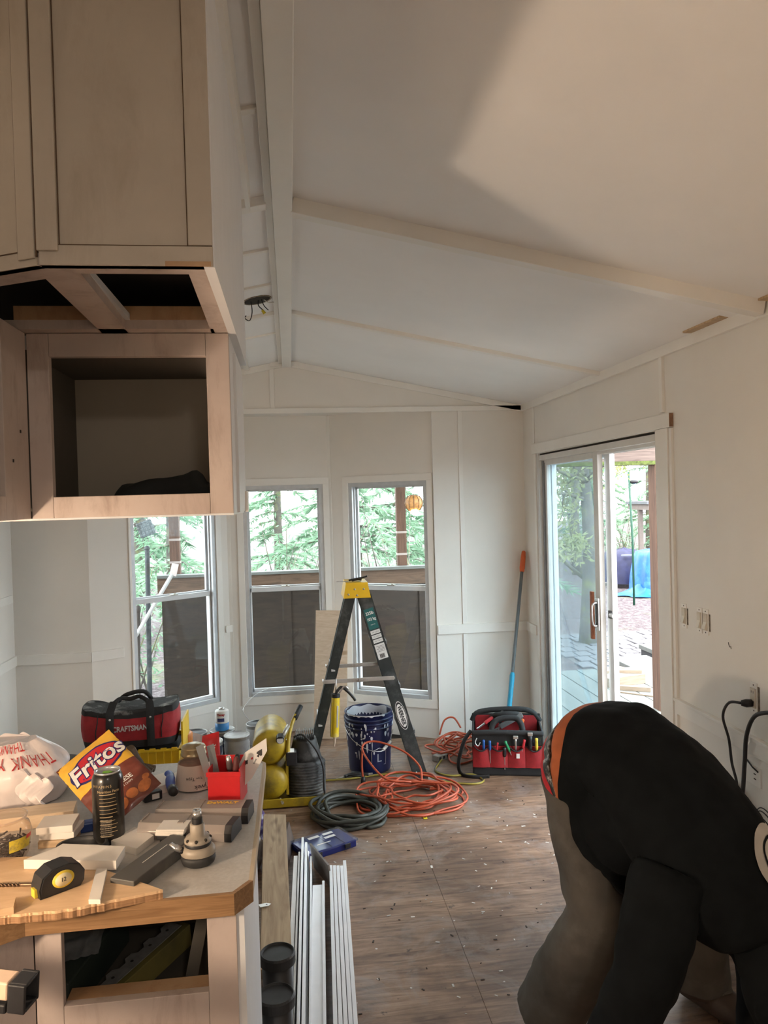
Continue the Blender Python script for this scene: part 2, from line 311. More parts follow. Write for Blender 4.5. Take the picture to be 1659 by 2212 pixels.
# ---- windows
LATCH = mat('latch_metal', (.45, .43, .38), .4, metal=.5)
for i, (p0, p1, a, b) in enumerate(FAC):
    M, L = wallframe(p0, p1); wn = setting('window_%d' % (i + 1)); z0, z1, mid = BZ0, BZ1, 1.075
    cs = MB()
    ca, cb2 = max(a - .045, .004), min(b + .045, L - .004)
    cs.bb((ca, -.011, z0 - .062), (cb2, 0, z0 - .002), bev=.001, M=M); cs.bb((ca, -.011, z1 + .002), (cb2, 0, z1 + .05), bev=.001, M=M)
    cs.bb((ca, -.011, z0 - .002), (a - .001, 0, z1 + .002), bev=.001, M=M); cs.bb((b + .001, -.011, z0 - .002), (cb2, 0, z1 + .002), bev=.001, M=M)
    cs.build('casing', TRIMW, wn)
    fr = MB(); t = .028
    fr.bb((a, .0, z0), (a + t, .1, z1), M=M); fr.bb((b - t, .0, z0), (b, .1, z1), M=M); fr.bb((a + t, .0, z1 - t), (b - t, .1, z1), M=M); fr.bb((a + t, -.005, z0), (b - t, .1, z0 + t), M=M)
    fr.bb((a + t, .03, z0), (a + t + .008, .04, z1), M=M); fr.bb((b - t - .008, .03, z0), (b - t, .04, z1), M=M)
    fr.build('frame', ALU, wn)
    us = MB(); us.bb((a + t, .07, mid - .02), (b - t, .092, mid + .012), M=M)
    for x in (a + t, b - t - .014): us.bb((x, .07, mid), (x + .014, .092, z1 - t), M=M)
    us.bb((a + t, .07, z1 - t - .014), (b - t, .092, z1 - t), M=M); us.build('upper_sash', ALU, wn)
    MB().bb((a + t + .01, .079, mid), (b - t - .01, .083, z1 - t - .01), M=M).build('upper_pane', GLASS, wn)
    ls = MB(); s0 = z0 + t; w2 = .026
    ls.bb((a + .018, .03, mid - .03), (b - .018, .056, mid + .004), bev=.002, M=M); ls.bb((a + .018, .03, s0), (b - .018, .056, s0 + .022), bev=.002, M=M)
    ls.bb((a + .018, .03, s0), (a + .018 + w2, .056, mid), bev=.002, M=M); ls.bb((b - .018 - w2, .03, s0), (b - .018, .056, mid), bev=.002, M=M)
    sash = ls.build('lower_sash', WHITEALU, wn)
    MB().bb((a + .03, .042, s0 + .01), (b - .03, .046, mid - .02), M=M).build('lower_pane', GLASS, wn)
    cx = (a + b) / 2; lt = MB(); lt.bb((cx - .03, .026, mid + .004), (cx + .03, .05, mid + .010), M=M); lt.cyl(M @ Vector((cx + .01, .038, mid + .008)), M @ Vector((cx + .01, .038, mid + .018)), .009, n=10); lt.build('latch', LATCH, sash)
# ---- sliding door
DOORW = mat('door_vinyl', (.70, .69, .66), .4, var=.05); DOORB = mat('door_white_metal', (.74, .77, .80), .35, var=.04)
d1 = setting('door_1')
cs = MB(); cs.bb((XR - .02, 3.165, DZ + .003), (XR, 5.085, DZ + .066), bev=.001); cs.build('head_casing', TRIMW, d1)
MB().bb((XR - .0195, 3.1635, DZ + .005), (XR - .001, 3.1655, DZ + .064)).build('raw_end', mat('raw_end_grain', (.25, .14, .08), .7, var=.3, scale=60), d1)
MB().bb((XR - .018, 3.19, 0), (XR, DY0 - .03, DZ + .002), bev=.001).build('jamb_casing', TRIMW, d1)
MB().bb((XR - .012, 3.165, 0), (XR, 3.187, DZ), bev=.001).build('jamb_casing', TRIMW, d1)
MB().bb((XR - .012, DY1 + .012, 0), (XR, DY1 + .05, DZ + .002), bev=.001).build('jamb_casing', TRIMW, d1)
fr = MB(); fr.bb((XR - .004, DY0 - .028, 0), (XR + .12, DY0, DZ)); fr.bb((XR - .004, DY1 - .028, 0), (XR + .12, DY1 + .01, DZ)); fr.bb((XR + .004, DY0, DZ - .045), (XR + .12, DY1 - .02, DZ - .012)); fr.bb((XR + .0, DY0, -.01), (XR + .12, DY1, .025))
for xx in (.03, .062, .094): fr.bb((XR + xx, DY0, DZ - .062), (XR + xx + .006, DY1 - .02, DZ - .04)); fr.bb((XR + xx, DY0, .02), (XR + xx + .006, DY1, .035))
fr.build('door_frame', DOORW, d1)
MB().bb((XR + .01, DY0 + .002, DZ - .012), (XR + .1, DY1 - .02, DZ - .002)).build('head_gap', GAP, d1)
tk = MB(); tk.bb((XR + .02, DY1 - .05, .02), (XR + .05, DY1 - .028, DZ - .05)); tk.bb((XR + .056, DY1 - .062, .02), (XR + .09, DY1 - .03, DZ - .05)); tk.build('jamb_track', mat('grey_track', (.36, .38, .40), .4, metal=.4), d1)
MB().bb((XR + .0505, DY1 - .046, .02), (XR + .0555, DY1 - .03, DZ - .05)).build('weather_strip', BLACKR, d1)
def panel(x, y0, y1, w0, w1, name, mt, glass):
    p = MB(); z0, z1 = .03, DZ - .045
    p.bb((x, y0, z0), (x + .03, y0 + w0, z1), bev=.002); p.bb((x, y1 - w1, z0), (x + .03, y1, z1), bev=.002); p.bb((x, y0 + w0, z1 - .035), (x + .03, y1 - w1, z1), bev=.002); p.bb((x, y0 + w0, z0), (x + .03, y1 - w1, z0 + .07), bev=.002)
    o = p.build(name, mt, d1)
    MB().bb((x + .013, y0 + w0 - .004, z0 + .06), (x + .017, y1 - w1 + .004, z1 - .03)).build('pane', glass, o); return o
DGL = thin_glass('door_glass', (.80, .88, .92), haze=.10, hazecol=(.55, .66, .74), rough=.015)
slid = panel(XR + .028, 4.075, 4.955, .065, .03, 'sliding_panel', DOORW, DGL)
fixed = panel(XR + .070, 4.01, DY1 - .03, .07, .05, 'fixed_panel', DOORB, GLASS)
MB().bb((XR + .012, 4.16, .885), (XR + .03, 4.19, 1.155), bev=.003).build('wooden_pull', mat('red_wood_pull', (.33, .10, .04), .5, var=.3, scale=30), slid)
hd = MB()
hd.bb((XR + .018, 4.085, .945), (XR + .030, 4.13, 1.125), bev=.002); hd.build('handle_plate', STEEL, slid)
MB().bb((XR + .014, 4.098, .965), (XR + .0185, 4.117, 1.105)).build('handle_slot', BLACKP, slid)
MB().tube(smooth_path([(XR + .018, 4.10, .97), (XR - .008, 4.10, .985), (XR - .008, 4.10, 1.085), (XR + .018, 4.10, 1.10)], 5), .006, 8).build('pull_handle', STEEL, slid)
MB().bb((XR + .062, 4.018, 1.02), (XR + .072, 4.055, 1.062)).build('lock_box', BLACKP, fixed)
MB().cyl((XR + .066, 4.03, 1.04), (XR + .066, 3.985, 1.04), .012, n=12).build('lock_bolt', STEEL, fixed)
# ================================================================== OUTSIDE
rng = random.Random(7)
def ground_mat():
    m, N, L, B = new('leaf_litter_gravel'); tc = N.new('ShaderNodeNewGeometry'); mp = N.new('ShaderNodeMapping'); L.new(tc.outputs['Position'], mp.inputs[0])
    n = nz(N, L, mp, 14, 8, .75); r = ramp(N, L, n.outputs[0], [(.35, (.035, .022, .025)), (.5, (.11, .082, .087)), (.66, (.25, .215, .23))])
    n2 = nz(N, L, mp, .8, 5, .6); r2 = ramp(N, L, n2.outputs[0], [(.56, 0.), (.68, .7)]); a = mixc(N, L, r2.outputs[0], r.outputs[0], (.13, .16, .06))
    L.new(a.outputs[2], B.inputs['Base Color']); B.inputs['Roughness'].default_value = .9; bump(N, L, B, n.outputs[0], .8, .05); return m
struct(MB().bb((-40, 5.5, -.6), (45, 60, -.45)).build('ground', ground_mat()))
struct(MB().bb((1.9, -20, -.6), (45, 5.5, -.45)).build('ground', bpy.data.materials['leaf_litter_gravel']))
struct(MB().bb((-40, -20, -.6), (1.9, 5.5, -.45)).build('ground', bpy.data.materials['leaf_litter_gravel']))
# paving stones beside the deck
PAV = mat('paving_concrete', (.15, .143, .155), .8, var=.25, scale=9, bmp=.3, bscale=40)
path = struct(MB().bb((3.55, 7.9, -.455), (6.6, 11.4, -.448)).build('paved_path', mat('path_joint', (.13, .11, .11), .9)))
pv = None
for i in range(14):
    for j in range(11):
        x = 3.62 + i * .21 + (.1 if j % 2 else 0) + rng.uniform(-.01, .01); y = 8.0 + j * .31 + rng.uniform(-.012, .012)
        if pv is None: pv = MB().box((0, 0, 0), (.19, .28, .03), bev=.008).build('paving_stone', PAV, path); o = pv
        else: o = pv.copy(); COL.objects.link(o)
        o.location = (x, y, -.438 + rng.uniform(-.004, .004)); o.rotation_euler = (rng.uniform(-.02, .02), rng.uniform(-.02, .02), rng.uniform(-.06, .06))
# deck
DECKW = wood('weathered_deck', (.13, .14, .13), (.21, .22, .205), (30, 1.5, 30), .7)
deck = thing('deck', 'pale weathered plank deck outside the sliding door', 'deck', (2.5, 5, -.45))
mat('joist_wood', (.16, .12, .09), .8, var=.3)
for y in (3.0, 4.4, 5.8, 7.0): MB().bb((1.79 - 2.5, y - 5 - .03, 0), (3.36 - 2.5, y - 5 + .03, .373)).build('joist', bpy.data.materials['joist_wood'], deck)
for i in range(8):
    x = 1.80 + i * .197; MB().bb((x - 2.5, -3.2, .375), (x + .188 - 2.5, 2.35 + (i % 3) * .004, .405), bev=.003).build('deck_board', DECKW, deck)
porch_deck = thing('porch_floor', 'shaded porch floor boards outside the bay windows', 'porch floor', (0, 6.6, -.66))
for i in range(9): MB().bb((-2.6, -1.06 + i * .2, .375), (1.78, -1.06 + i * .2 + .19, .405)).build('porch_board', DECKW, porch_deck)
MB().bb((-2.6, -.5, .2), (1.78, .4, .37)).build('porch_joists', bpy.data.materials['joist_wood'], porch_deck)
ST = mat('concrete_step', (.13, .137, .13), .8, var=.15, bmp=.2)
s = thing('concrete_step', 'concrete step slab with dark riser at the edge of the deck', 'step', (3.52, 7.45, -.45)); MB().bb((-.13, -.55, 0), (.24, .42, .34)).build('riser', mat('step_riser', (.05, .05, .055), .9), s); MB().bb((-.15, -.58, .34), (.26, .45, .395), bev=.006).build('slab', ST, s)
s = thing('planter_box', 'dark planter box with a pale cap beside the concrete step', 'planter', (4.02, 7.9, -.45)); MB().bb((-.16, -.7, 0), (.16, .3, .40)).build('box_side', mat('planter_side', (.045, .045, .05), .85), s); MB().bb((-.18, -.72, .40), (.18, .32, .45), bev=.006).build('cap', ST, s)
# scrap lumber on the deck
OFF = wood('fresh_lumber', (.20, .155, .11), (.29, .24, .18), (4, 40, 40))
for i, (x, y, zz, sx, sy, sz, a, lab) in enumerate(((2.98, 6.70, .0, .40, .12, .085, .25, 'thick pale lumber offcut lying lowest in the scrap pile on the deck'), (2.93, 6.86, .085, .30, .08, .025, .5, 'short flat board resting on the thick offcut on the deck'), (3.05, 6.78, .085, .26, .05, .03, -.3, 'narrow crooked board crossing the top of the scrap pile on the deck'), (2.98, 6.46, .0, .26, .05, .04, -.5, 'small square stick lying apart from the scrap pile on the deck'), (2.98, 6.28, .0, .42, .022, .012, -.75, 'thin lath strip lying on the open deck boards'))):
    b = MB().box((0, 0, sz / 2), (sx, sy, sz), bev=.002).build('lumber_offcut', OFF, None, (x, y, -.045 + zz), (0, 0, a)); tag(b, lab, 'board')
# porch post and beam outside the door
POSTW = wood('brown_post', (.075, .038, .025), (.17, .092, .06), (30, 30, 2), .75); BEAMW = wood('mossy_beam', (.08, .055, .045), (.17, .125, .105), (2, 30, 30), .75, knots=(.05, .028, .02))
tag(MB().bb((-.055, -.065, 0), (.055, .065, 1.975), bev=.004).build('porch_post', POSTW, None, (2.935, 5.86, -.05)), 'rough brown wooden porch post seen through the open door', 'post')
bt = thing('porch_beam', 'weathered beam with moss along its lower edge, carried by the brown post', 'beam', (2.3, 5.86, 1.925)); MB().bb((-.5, -.06, 0), (.68, .06, .185), bev=.004).build('timber', BEAMW, bt); MB().bb((-.48, -.063, .0), (.66, -.06, .03)).build('moss', mat('moss', (.085, .11, .025), .95, var=.5, scale=40), bt)
# porch rail and its plywood skirt behind the bay windows
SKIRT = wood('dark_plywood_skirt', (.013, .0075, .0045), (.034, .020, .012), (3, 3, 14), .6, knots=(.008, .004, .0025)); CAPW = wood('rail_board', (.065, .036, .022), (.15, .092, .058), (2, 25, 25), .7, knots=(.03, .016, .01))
prail = thing('porch_rail', 'brown plywood-skirted porch rail behind the bay windows', 'railing', (0, 7.2, -.05))
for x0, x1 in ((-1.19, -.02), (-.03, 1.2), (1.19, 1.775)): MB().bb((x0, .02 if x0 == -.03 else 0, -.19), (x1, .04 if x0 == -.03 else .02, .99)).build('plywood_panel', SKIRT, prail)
for x0, x1 in ((-1.22, .34), (.343, 1.775)): MB().bb((x0, -.03, .955), (x1, -.001, 1.095), bev=.002).build('rail_board', CAPW, prail)
MB().bb((-1.22, -.05, 1.096), (1.775, .068, 1.122), bev=.002).build('rail_cap', wood('grey_cap', (.09, .095, .09), (.18, .19, .18), (2, 25, 25)), prail)
for x, lab in ((-1.075, 'brown porch post behind the bay window farthest from the sliding door'), (1.05, 'dark porch post beside the amber lantern behind the bay window')):
    p = thing('porch_post', lab, 'post', (x, 7.325, -.45)); MB().bb((-.045, -.045, 0), (.045, .045, 2.95), bev=.004).build('timber', POSTW, p)
    for zz in (1.62, 1.83): MB().bb((-.048, -.048, zz), (.048, .048, zz + .02)).build('metal_strap', mat('strap', (.42, .36, .34), .5, metal=.4), p)
roof = thing('porch_roof', 'dark board porch roof above the bay windows', 'roof', (0, 6.6, 2.46))
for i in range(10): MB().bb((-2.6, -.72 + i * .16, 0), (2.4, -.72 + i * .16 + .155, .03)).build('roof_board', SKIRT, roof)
MB().bb((-2.6, -.72, .031), (2.4, .88, .05)).build('roofing', GAP, roof)
# hanging lantern
ln = thing('hanging_lantern', 'round amber ribbed lantern glowing outside a bay window', 'lantern', (1.105, 6.85, 1.665))
prof = [(.02, -.072), (.05, -.064), (.074, -.035), (.082, 0), (.076, .035), (.055, .062), (.022, .076)]
MB().lathe(prof, 22).build('shade', mat('amber_shade', (.55, .26, .08), .5, var=.35, scale=40), ln)
for i in range(11):
    a = 2 * PI * i / 11; MB().tube([(r * 1.02 * math.cos(a), r * 1.02 * math.sin(a), z) for r, z in prof], .0025, 5).build('rib', POSTW, ln)
MB().ball((0, -.03, -.075), .034, 8).build('bulb', emit('lantern_bulb', (1, .72, .38), 20), ln)
MB().tube([(0, 0, .07), (0, 0, .80)], .003, 5).build('cord', BLACKP, ln)
# things leaning outside the left window
tag(MB().cyl((0, 0, 0), (0, 0, 1.40), .020, n=12).ball((0, 0, 1.40), .024, 6).build('fence_pipe', mat('dark_pipe', (.035, .04, .045), .5, dirt=(.3, .32, .33), dirt_amt=.3), None, (-1.215, 6.6, -.045), (0, R(.8), 0)), 'dark upright pipe with a black cap outside a bay window', 'pipe')
tag(MB().cyl((0, 0, 0), (0, 0, .90), .017, n=12).ball((0, 0, .9), .024, 6, (1, 1, 1.6)).build('shovel_handle', mat('dark_handle', (.05, .04, .035), .6), None, (-1.30, 6.55, -.045), (0, R(1.5), 0)), 'short dark tool handle standing beside the taller pipe', 'tool handle')
lp = thing('leaning_pipe', 'pale grey pipe with a flat end leaning across outside a bay window', 'pipe', (-1.72, 6.52, -.045)); P0 = Vector((0, 0, 0)); P1 = Vector((.735, 0, 1.185))
MB().cyl(P0, P1, .016, n=12).build('tube', mat('grey_pvc', (.50, .50, .50), .5, dirt=(.25, .24, .23)), lp); MB().box(P1 + Vector((.015, 0, .035)), (.055, .012, .10), (0, R(14), 0)).build('flat_end', mat('grey_end', (.55, .48, .47), .6), lp)
lg = thing('weathered_log', 'pale split log post behind the leaning grey pipe', 'log', (-1.42, 6.8, -.45)); MB().tube(smooth_path([(0, 0, 0), (.01, 0, .7), (-.02, 0, 1.3), (.0, 0, 2.4)], 5), .075, 10).build('trunk', wood('split_bark', (.16, .17, .17), (.60, .62, .62), (14, 14, 2), .8, bmp=.6), lg)
cg = thing('suet_cage', 'wire suet cage bird feeder hanging tilted outside a bay window', 'bird feeder', (-1.175, 6.62, 1.44), (0, R(-20), 0)); W = mat('cage_wire', (.07, .08, .085), .5, metal=.5)
for i in range(6): MB().bb((-.075 + i * .03, -.03, 0), (-.072 + i * .03, -.027, .17)).build('cage_bar', W, cg); MB().bb((-.075, -.032, i * .033), (.078, -.029, i * .033 + .003)).build('cage_bar', W, cg)
MB().bb((-.065, -.02, .02), (.065, .02, .15), bev=.01).build('suet_cake', mat('suet', (.17, .19, .20), .8, var=.5, scale=60), cg); MB().tube([(0, 0, .17), (.3, 0, .94)], .003, 5).build('hanger', W, cg)
# covered trailer, tarp heap, feeder pole
NAVY = mat('navy_cover', (.022, .024, .075), .6, var=.35, scale=5, bmp=.3, bscale=8); BLUE = mat('blue_tarp', (.008, .12, .46), .4, var=.3, scale=6, dirt=(.09, .26, .62), dirt_amt=.7, dscale=3)
tl = thing('covered_trailer', 'small trailer under a navy blue cover with one wheel showing', 'trailer', (7.62, 17.0, -.45))
def drape(cx, cy, sx, sy, h, seed, pk=(.5, .5)):
    def fn(u, v):
        a = 2 * PI * u; t = v; rr = (1 - .30 * t * t) * (1 + .035 * math.sin(9 * a + seed)) if t < 1 else 0
        sq = 1 / max(abs(math.cos(a)), abs(math.sin(a))) ** .55
        return Vector((cx + sx * rr * sq * math.cos(a), cy + sy * rr * sq * math.sin(a), h * t + .06 * t * noise.noise(Vector((3 * u, 3 * t, seed)))))
    mb = MB(); mb.grid(fn, 48, 10, wrapu=True)
    top = [fn(i / 48, 1) for i in range(48)]; c = sum(top, Vector()) / 48 + Vector((pk[0] * sx * .2, 0, h * .22)); mb.add(top + [c], [(i, (i + 1) % 48, 48) for i in range(48)], True); return mb
drape(0, 0, .42, .6, .78, 1).build('cover', NAVY, tl, (0, 0, .1))
MB().bb((-.3, -.62, .74), (.3, -.55, .77)).build('cover_bar', mat('grey_bar', (.2, .21, .24), .5), tl)
wh = MB().cyl((.24, -.66, .16), (.24, -.58, .16), .13, n=20).build('wheel', BLACKR, tl); MB().cyl((.24, -.672, .16), (.24, -.655, .16), .085, n=16).build('wheel_hub', mat('hub', (.75, .76, .78), .35), wh)
for i in range(5): a = 2 * PI * i / 5; MB().box((.24 + .05 * math.cos(a), -.675, .16 + .05 * math.sin(a)), (.03, .006, .02), (0, -a, 0)).build('hub_slot', BLACKR, wh)
tp = thing('blue_tarp_heap', 'bright blue tarpaulin draped over a heap beside the covered trailer', 'tarp', (7.75, 15.6, -.45))
drape(0, 0, .52, .5, .98, 4, (1, 0)).build('tarp', BLUE, tp)
def sk(u, v):
    a = PI * (1.02 + .98 * u); r = .45 + .62 * v + .06 * math.sin(13 * a); return Vector((r * math.cos(a) - .05, r * .9 * math.sin(a), .20 * (1 - v) ** 2 + .012 + .02 * abs(math.sin(9 * a))))
MB().grid(sk, 40, 8).build('tarp_skirt', BLUE, tp)
fp = thing('feeder_pole', 'thin dark green pole with a small black feeder on top', 'pole', (6.47, 14.0, -.45)); MB().tube([(0, 0, 0), (0, 0, 1.2), (-.05, 0, 2.55)], .022, 8).build('pole', mat('green_pole', (.01, .07, .04), .5), fp); MB().ball((.05, 0, 2.36), .07, 8, (1.3, 1, .6)).build('feeder', BLACKP, fp)
sh = thing('roof_edge', 'grey shed roof corner showing beside the brown post', 'shed roof', (8.9, 18.0, -.45)); MB().bb((-.38, -.4, 1.86), (1.4, .8, 1.93)).build('roof_sheet', mat('roof_sheet', (.12, .13, .145), .5), sh); MB().bb((-.33, -.35, 1.72), (1.35, .75, 1.86)).build('fascia', mat('fascia', (.18, .15, .135), .7), sh)
for x in (-.25, 1.25): MB().bb((x - .05, .2, 0), (x + .05, .3, 1.72)).build('shed_post', mat('fascia_post', (.15, .125, .11), .7), sh)
# ---- trees
def leaf_mat(name, a, b):
    m, N, L, B = new(name); N.remove(B); g = N.new('ShaderNodeNewGeometry'); n = nz(N, L, None, 1.6, 3); L.new(g.outputs['Position'], n.inputs['Vector']); r = ramp(N, L, n.outputs[0], [(.35, a), (.65, b)])
    d = N.new('ShaderNodeBsdfDiffuse'); t = N.new('ShaderNodeBsdfTranslucent'); L.new(r.outputs[0], d.inputs[0]); L.new(r.outputs[0], t.inputs[0]); mx = N.new('ShaderNodeMixShader'); mx.inputs[0].default_value = .45
    L.new(d.outputs[0], mx.inputs[1]); L.new(t.outputs[0], mx.inputs[2]); L.new(mx.outputs[0], N['Material Output'].inputs[0]); return m
LEAFG = leaf_mat('fir_needles', (.14, .25, .16), (.33, .47, .33)); LEAFY = leaf_mat('mossy_leaves', (.22, .26, .10), (.40, .42, .22)); BARK = mat('pale_bark', (.15, .135, .12), .9, var=.4, scale=6, bmp=.5, bscale=14, dirt=(.20, .22, .06), dirt_amt=.8)
def leaf(mb, p, d, ln, wd, r):
    d = d.normalized(); s = d.cross(Vector((r.uniform(-1, 1), r.uniform(-1, 1), r.uniform(-1, 1)))); s = s.normalized() * wd if s.length > 1e-5 else Vector((wd, 0, 0))
    b = len(mb.v); mb.v += [tuple(p), tuple(p + d * ln * .45 + s), tuple(p + d * ln), tuple(p + d * ln * .45 - s)]; mb.f.append((b, b + 1, b + 2, b + 3)); mb.sm.append(False)
def fir(seed, h):
    r = random.Random(seed); root = thing('fir_tree', None, None); tr_ = MB(); tr_.tube([(0, 0, 0), (.05, 0, h * .5), (0, 0, h)], [.13, .09, .02], 8); fo = MB(); br = MB()
    for i in range(int(h * 12)):
        z = h * (.08 + .9 * r.random()); a = r.random() * 2 * PI; ln = (1.45 * (1 - z / h) + .35) * r.uniform(.6, 1.1); dr = Vector((math.cos(a), math.sin(a), 0)); pts = [Vector((0, 0, z)) + dr * ln * t + Vector((0, 0, .12 * t - .38 * ln * t * t)) for t in (0, .35, .7, 1)]
        br.tube(pts, [.018, .013, .008, .004], 4)
        for k in range(int(80 * ln)):
            t = r.random() ** .7; p = Vector((0, 0, z)) + dr * ln * t + Vector((0, 0, .12 * t - .38 * ln * t * t)); sd = Vector((-dr.y, dr.x, 0)) * r.choice((-1, 1))
            leaf(fo, p, dr * .7 + sd * r.uniform(.2, .9) + Vector((0, 0, r.uniform(-.8, .1))), r.uniform(.12, .28), r.uniform(.010, .024), r)
    tr_.build('trunk', BARK, root); br.build('branches', BARK, root)['kind'] = 'stuff'; fo.build('foliage', LEAFG, root, fix=False)['kind'] = 'stuff'; return root
def mossy(seed, h):
    r = random.Random(seed); root = thing('mossy_tree', None, None); br = MB(); fo = MB(); tk = MB(); tk.tube(smooth_path([(0, 0, 0), (.1, 0, h * .3), (-.1, .05, h * .6), (.1, 0, h)], 4), [.14 * (1 - i / 13.) + .015 for i in range(13)], 8)
    def grow(p, d, ln, rad, lev):
        pts = [p]; q = p.copy(); dd = d.copy()
        for i in range(4): dd = (dd + Vector((r.uniform(-.35, .35), r.uniform(-.35, .35), r.uniform(-.15, .3)))).normalized(); q = q + dd * ln / 4; pts.append(q.copy())
        br.tube(pts, [rad * (1 - .18 * i) for i in range(5)], 5)
        for i in range(1, 5):
            for k in range(12 if lev else 6): leaf(fo, pts[i] + Vector((r.uniform(-.12, .12), r.uniform(-.12, .12), r.uniform(-.15, .12))), Vector((r.uniform(-1, 1), r.uniform(-1, 1), r.uniform(-1, .6))), r.uniform(.06, .14), r.uniform(.008, .022), r)
            if lev < 2 and r.random() < .85: grow(pts[i], (dd + Vector((r.uniform(-1, 1), r.uniform(-1, 1), r.uniform(-.3, .6)))).normalized(), ln * .62, rad * .5, lev + 1)
    for i in range(int(h * 1.8)):
        z = h * r.uniform(.08, .95); a = r.random() * 2 * PI; grow(Vector((0, 0, z)), Vector((math.cos(a), math.sin(a), r.uniform(0, .6))).normalized(), r.uniform(1.0, 2.0), .035, 0)
    tk.build('trunk', BARK, root); br.build('branches', BARK, root)['kind'] = 'stuff'; fo.build('foliage', LEAFY, root, fix=False)['kind'] = 'stuff'; return root
def shrub(seed):
    r = random.Random(seed); root = thing('leafy_shrub', None, None); br = MB(); fo = MB()
    for i in range(34):
        a = r.random() * 2 * PI; d = Vector((math.cos(a) * r.uniform(.15, .6), math.sin(a) * r.uniform(.15, .6), 1)); ln = r.uniform(1.0, 2.4); p = Vector((r.uniform(-.5, .5), r.uniform(-.5, .5), 0)); pts = [p + d * ln * t + Vector((0, 0, -.2 * t * t)) for t in (0, .33, .66, 1)]; br.tube(pts, [.012, .01, .007, .003], 4)
        for k in range(60): t = r.uniform(.15, 1); leaf(fo, p + d * ln * t + Vector((r.uniform(-.18, .18), r.uniform(-.18, .18), r.uniform(-.12, .12))), Vector((r.uniform(-1, 1), r.uniform(-1, 1), r.uniform(-.7, .7))), r.uniform(.05, .11), r.uniform(.007, .016), r)
    br.build('stems', BARK, root)['kind'] = 'stuff'; fo.build('foliage', LEAFG, root, fix=False)['kind'] = 'stuff'; return root
LABT = {'fw': ('fir tree with drooping green sprays behind the bay windows', 'firs behind the bay windows'), 'fd': ('fir tree with drooping green sprays beyond the yard and blue tarp', 'firs beyond the yard'), 'mw': ('mossy bare-branched tree behind the bay windows', 'mossy trees behind the bay windows'), 'md': ('yellow-green mossy tree in the yard behind the blue tarp', 'mossy trees beyond the yard'), 'sw': ('leafy green shrub just behind the porch rail', 'shrubs behind the porch rail'), 'sd': ('leafy green shrub at the far edge of the yard', 'shrubs at the edge of the yard')}
PROTO = {'f': [fir(11, 7.5), fir(12, 6.0)], 'm': [mossy(21, 6.0), mossy(22, 5.0)], 's': [shrub(31), shrub(32)]}; used = set()
SP = []
for x, y in ((-4.6, 14), (-1.9, 12.6), (1.1, 13.4), (3.9, 14.4), (-3.4, 18), (-.3, 17.6), (2.6, 18.2), (-5.4, 22), (.9, 22.4), (4.6, 22)): SP.append(('fw', x, y))
for x, y in ((-4.9, 10.0), (4.2, 10.6)): SP.append(('mw', x, y))
for x, y in ((-2.3, 9.0), (-.2, 9.6), (1.5, 9.1)): SP.append(('sw', x, y))
for x, y in ((9.4, 23.2), (12.3, 23), (6.6, 24), (13.6, 28), (10.6, 28), (7.9, 28.2)): SP.append(('fd', x, y))
for x, y in ((7.6, 19.8), (11.2, 19.6)): SP.append(('md', x, y))
for x, y in ((9.3, 21.2), (5.4, 20.6)): SP.append(('sd', x, y))
for i, (k, x, y) in enumerate(SP):
    pr = PROTO[k[0]][i % 2]
    if id(pr) in used: o = copy_tree(pr)
    else: used.add(id(pr)); o = pr
    o.location = (x, y, -.46); o.rotation_euler = (0, 0, rng.uniform(0, 6.28)); sc = rng.uniform(.85, 1.2); o.scale = (sc, sc, sc)
    tag(o, LABT[k][0], 'shrub' if k[0] == 's' else 'tree', LABT[k][1])
# ================================================================== KITCHEN PENINSULA
def primed(name, base, pink, stain, seed=0):
    m, N, L, B = new(name); mp = coords(N, L, (1, 1, 1)); mp.inputs['Location'].default_value = (seed, seed * 2, 0); n = nz(N, L, mp, 5, 6, .65); r = ramp(N, L, n.outputs[0], [(.35, pink), (.62, base)])
    ms = coords(N, L, (9, 9, 2.5)); ms.inputs['Location'].default_value = (seed, 1, 2); n2 = nz(N, L, ms, 1.5, 7, .7, .4); r2 = ramp(N, L, n2.outputs[0], [(.50, 0.), (.72, .85)]); a = mixc(N, L, r2.outputs[0], r.outputs[0], stain)
    L.new(a.outputs[2], B.inputs['Base Color']); B.inputs['Roughness'].default_value = .5; bump(N, L, B, n2.outputs[0], .08, .003); return m
PANELB = primed('beige_panel', (.52, .46, .385), (.47, .415, .345), (.40, .34, .27), 1); PRIME = primed('primed_frame', (.56, .475, .43), (.50, .415, .375), (.33, .25, .21), 3); SIDEW = mat('cabinet_side_white', (.74, .75, .77), .4, var=.03)
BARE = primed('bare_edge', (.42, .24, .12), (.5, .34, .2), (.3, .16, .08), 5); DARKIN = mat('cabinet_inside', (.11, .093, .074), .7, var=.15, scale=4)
uc = thing('hanging_cabinet', 'whitewashed open cabinet hung from the ceiling above the peninsula counter', 'cabinet', (-.33, 1.8, 1.69))
def W(mb, name, mt, par=uc, org=(-.33, 1.8, 1.69)):
    mb.v = [(x - org[0], y - org[1], z - org[2]) for x, y, z in mb.v]; return mb.build(name, mt, par)
SX0, SX1, SY, SZ = -.352, -.104, 1.18, 2.066     # upper section
TOPZ = 2.655
W(MB().bb((SX0 + .02, SY + .004, SZ + .03), (SX1 - .004, SY + .016, TOPZ)), 'upper_front_panel', PANELB)
W(MB().bb((SX1 - .036, SY, SZ + .031), (SX1, SY + .018, TOPZ - .01), bev=.0015), 'upper_stile', PANELB)
W(MB().bb((SX0 - .004, SY - .004, SZ + .02), (SX0 + .026, SY + .018, TOPZ - .01), bev=.0015), 'corner_strip', PANELB)
W(MB().bb((SX0 - .002, SY, SZ), (SX1, SY + .018, SZ + .0305), bev=.0015), 'upper_bottom_rail', PANELB)
